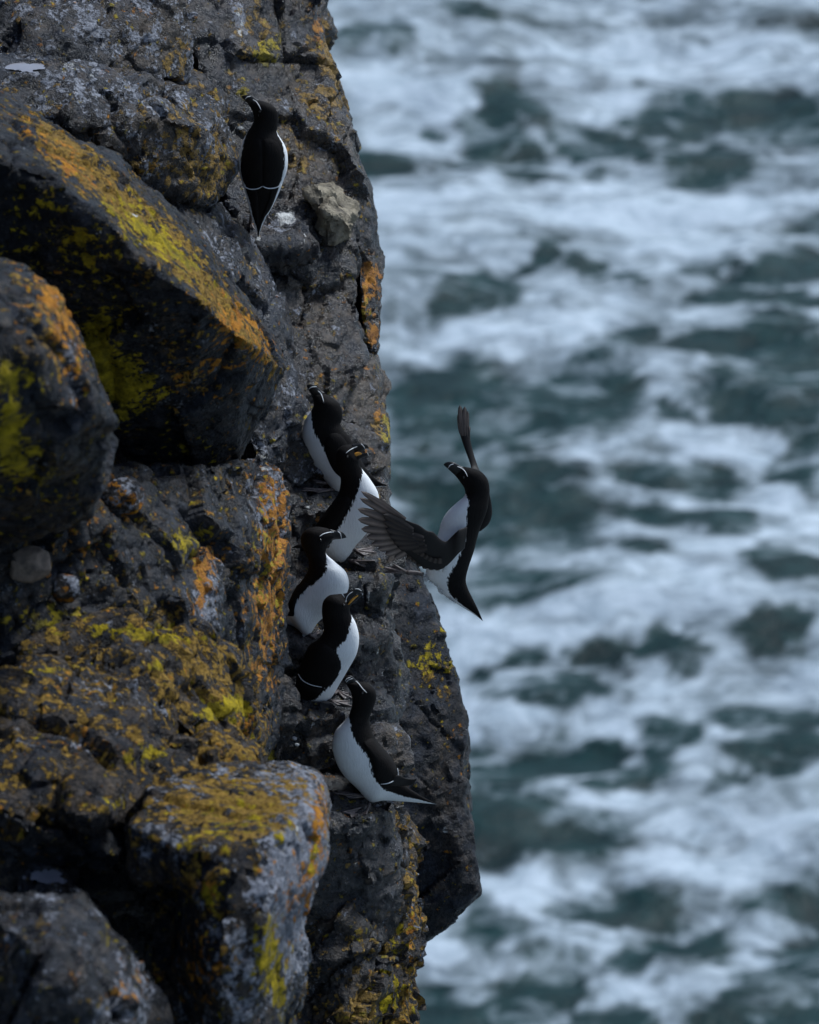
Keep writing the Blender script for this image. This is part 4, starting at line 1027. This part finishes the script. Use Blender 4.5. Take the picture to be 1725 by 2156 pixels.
# near wing: arm and inner coverts, then the primaries and secondaries one by one
NW = -.085
wing = b.loft('wing', [(1150, 1370, 1128, 1545, .30, NW + .02), (1085, 1390, 1075, 1590, .28, NW), (1025, 1443, 1010, 1662, .25, NW), (975, 1488, 940, 1715, .22, NW - .005), (925, 1468, 860, 1718, .2, NW - .01), (870, 1412, 780, 1695, .18, NW - .015),
    (815, 1398, 715, 1645, .16, NW - .02), (750, 1352, 665, 1600, .14, NW - .025), (690, 1330, 600, 1560, .12, NW - .03), (620, 1300, 545, 1500, .1, NW - .034), (560, 1262, 510, 1430, .09, NW - .038), (500, 1225, 480, 1340, .08, NW - .04)], M_WING, n=60, ring=32)
prim = [((640, 1310), (268, 1085), 29, 4), ((620, 1325), (258, 1140), 32, 4), ((610, 1345), (243, 1232), 38, 4), ((600, 1370), (248, 1312), 40, 2), ((600, 1400), (276, 1386), 40, 0), ((610, 1440), (318, 1452), 39, 0), ((620, 1470), (360, 1506), 38, -2),
        ((640, 1500), (412, 1548), 36, -2), ((660, 1520), (470, 1588), 36, -3), ((690, 1535), (545, 1618), 34, -3)]
for k, (bs, tp, wd, bd) in enumerate(prim):
    feather(b, bs, tp, wd, NW - .042 + .0022 * k, NW - .055 + .0026 * k, bd * 3, parent=wing, name='primary_feather')
sec = [((760, 1560), (650, 1625)), ((790, 1580), (690, 1655)), ((820, 1600), (735, 1690)), ((850, 1615), (785, 1712)), ((885, 1625), (840, 1724)), ((920, 1625), (895, 1728))]
for k, (bs, tp) in enumerate(sec):
    feather(b, bs, tp, 36, NW - .030 + .002 * k, NW - .010 + .002 * k, 0, .35, parent=wing, name='secondary_feather')
cov = [((700, 1400), (455, 1265)), ((700, 1420), (462, 1322)), ((705, 1445), (478, 1385)), ((715, 1470), (505, 1440)), ((730, 1495), (540, 1490)), ((750, 1520), (585, 1535)), ((790, 1470), (640, 1440)), ((800, 1500), (660, 1500)), ((820, 1540), (690, 1560))]
for k, (bs, tp) in enumerate(cov):
    feather(b, bs, tp, 40, NW - .055, NW - .056 + .001 * k, 0, .20, parent=wing, name='covert_feather')
# white tips along the trailing edge
for k in range(9):
    t = k / 8
    x, y = 655 + 280 * t, 1612 + 120 * math.sin(t * 1.45)
    o = feather(b, (x + 40, y - 40), (x - 6 + 20 * t, y + 14), 20, NW - .004, NW + .012, 0, 0, parent=wing, name='white_tip')
    o.data.materials.clear()
    o.data.materials.append(M_LINE)
# far wing raised, edge on
fwg = b.loft('wing', [(1180, 900, 1262, 920, .5, .06), (1176, 860, 1240, 880, .5, .08), (1146, 775, 1204, 775, .45, .10), (1112, 680, 1176, 660, .4, .12), (1090, 610, 1172, 600, .35, .13), (1080, 560, 1160, 540, .3, .135), (1084, 520, 1140, 510, .25, .14)], M_WING, n=36, ring=20, label='raised far wing seen edge on')
for bs, tp, wd in (((1112, 620), (1092, 366), 26), ((1132, 620), (1132, 376), 24), ((1148, 630), (1157, 414), 16), ((1090, 600), (1076, 440), 12), ((1150, 650), (1172, 540), 14)):
    feather(b, bs, tp, wd, .125, .15, -4, .8, parent=fwg, name='primary_feather')
b.loft('far_shoulder', [(1295, 1090, 1334, 1100, .6, .06), (1290, 1180, 1350, 1190, .6, .06), (1270, 1280, 1352, 1270, .6, .06), (1250, 1350, 1325, 1345, .5, .06), (1238, 1408, 1262, 1402, .4, .06)], M_WING, n=24, ring=20, parent=fwg)
# fluffy undertail
rs = random.Random(4)
for k in range(60):
    t = rs.random()
    x, y = np.array([(790, 1750), (800, 1805), (880, 1835), (930, 1905), (1010, 1955), (1070, 1998)])[int(t * 5)] + (t * 5 % 1) * (np.array([(800, 1805), (880, 1835), (930, 1905), (1010, 1955), (1070, 1998), (1090, 2010)])[int(t * 5)] - np.array([(790, 1750), (800, 1805), (880, 1835), (930, 1905), (1010, 1955), (1070, 1998)])[int(t * 5)])
    a_ = math.radians(rs.uniform(85, 150) if t > .2 else rs.uniform(130, 200))
    L_ = rs.uniform(12, 34)
    o = feather(b, (x - 30 * math.cos(a_), y - 30 * math.sin(a_)), (x + L_ * math.cos(a_) * .6, y + L_ * math.sin(a_) * .6), rs.uniform(3, 6), rs.uniform(-.02, .01), rs.uniform(-.02, .01), rs.uniform(-5, 5), 0, parent=b.body, name='undertail_feather', n=7)
    o.data.materials.clear()
    o.data.materials.append(M_LINE)
b.foot((790, 1760), (650, 1742), [(545, 1678), (462, 1702), (468, 1742)], onrock=False, w=.0050, dd=-.02)

# ------------------------------------------------------------------ loose stones, puddles, droppings
def stone(label, name, cx, cy, rx, ry, mat, seed, cat='stone', flat=.8, group=None):
    l_, _ = hit(cx, cy + ry * .6)
    dd = (float((l_ - C) @ fw) - FOC) if l_ is not None else 0
    sc = (FOC + dd) / F
    bm = bmesh.new()
    bmesh.ops.create_icosphere(bm, subdivisions=4, radius=1)
    v = np.array([q.co[:] for q in bm.verts])
    f_ = [tuple(q.index for q in fc.verts) for fc in bm.faces]
    bm.free()
    off, cid, _ = voro(v * 1.3 + seed, seed)
    r = 1 + .10 * (cid - .5) + .16 * fbm(v * 1.1 + seed, 3, seed)
    # flatten against a few random planes so it reads as a broken stone
    rs_ = np.random.RandomState(seed)
    v = v * r[:, None]
    for k in range(9):
        nn = rs_.normal(size=3)
        nn /= np.linalg.norm(nn)
        h_ = v @ nn
        v = v - np.outer(np.maximum(h_ - rs_.uniform(.70, .86), 0) * .9, nn)
    v = v + .02 * fbm(v * 6, 3, seed + 5)[:, None] * v
    c_ = P(cx, cy, dd - ry * sc * .75)
    W_ = c_ + np.outer(v[:, 0] * rx * sc, rt) + np.outer(v[:, 2] * ry * sc, up) + np.outer(v[:, 1] * min(rx, ry) * flat * sc, fw)
    me = mesh_from(W_, f_)
    for c in CHAN:
        attr(me, c, np.full(len(W_), {'grey': .5, 'brown': .5, 'orange': .45}.get(c, 0.0)))
    return tag(link(name, me, mat), label, cat, group)
stone('brown rounded stone lodged on the dark wall at the left edge', 'stone', 62, 1190, 50, 40, M_STONE, 3)
stone('smaller grey stone with orange lichen below the brown stone', 'stone', 140, 1240, 30, 34, M_ROCK, 5)
stone('grey and orange stone wedged under the huge diagonal boulder', 'stone', 255, 1048, 58, 42, M_ROCK, 8)
stone('flat pale pebble on the wet ledge above the lowest bird', 'pebble', 620, 1555, 7, 5, M_PEBBLE, 12, 'pebble')
stone('tiny white pebble just below the flat pale pebble', 'pebble', 626, 1568, 5, 3.5, M_GUANO, 13, 'pebble')

def puddle(cx, cy, rx, ry, seed, label):
    r = ray(cx, cy)
    ok, loc, nor, _, ob, _ = scene.ray_cast(DG, Vector(C), Vector(r))
    if not ok: return
    c0 = np.array(loc)
    sc = float((c0 - C) @ fw) / F
    ax, ay = rx * sc, ry * sc / math.sin(PITCH)
    me = ob.data
    v = np.empty(len(me.vertices) * 3)
    me.vertices.foreach_get('co', v)
    v = v.reshape(-1, 3)
    q = np.sqrt(((v[:, 0] - c0[0]) / ax) ** 2 + ((v[:, 1] - c0[1]) / ay) ** 2)
    near = (np.abs(v[:, 2] - c0[2]) < 0.16) & (q < 1.9)
    wgt = np.clip((1.9 - q) / 0.65, 0, 1)
    wgt = wgt * wgt * (3 - 2 * wgt)
    tgt = c0[2] + np.where(q < 1.0, -.012, .010 * np.sin(np.clip((q - 1.0) / .9, 0, 1) * math.pi) + .004 * fbm(v * 40, 2, seed) - .002) 
    v[near, 2] = (v[:, 2] * (1 - wgt) + tgt * wgt)[near]
    me.vertices.foreach_set('co', v.ravel())
    me.update()
    n = 60
    vs_ = [c0]
    for j in range(n):
        t = 2 * math.pi * j / n
        rr = 1.1 + 1.1 * float(fbm(np.array([[math.cos(t) * 1.7 + seed, math.sin(t) * 1.7, .3]]), 3, seed, .6)[0])
        vs_.append(c0 + np.array([ax * rr * math.cos(t), ay * rr * math.sin(t), 0]))
    tag(link('puddle', mesh_from(vs_, [(0, 1 + j, 1 + (j + 1) % n) for j in range(n)], False), M_PUDDLE), label, kind='structure')
puddle(52, 142, 40, 13, 2, 'largest pale rainwater puddle at the top left')
puddle(98, 1846, 32, 13, 6, 'pale puddle on the shoulder above the lower left boulder')
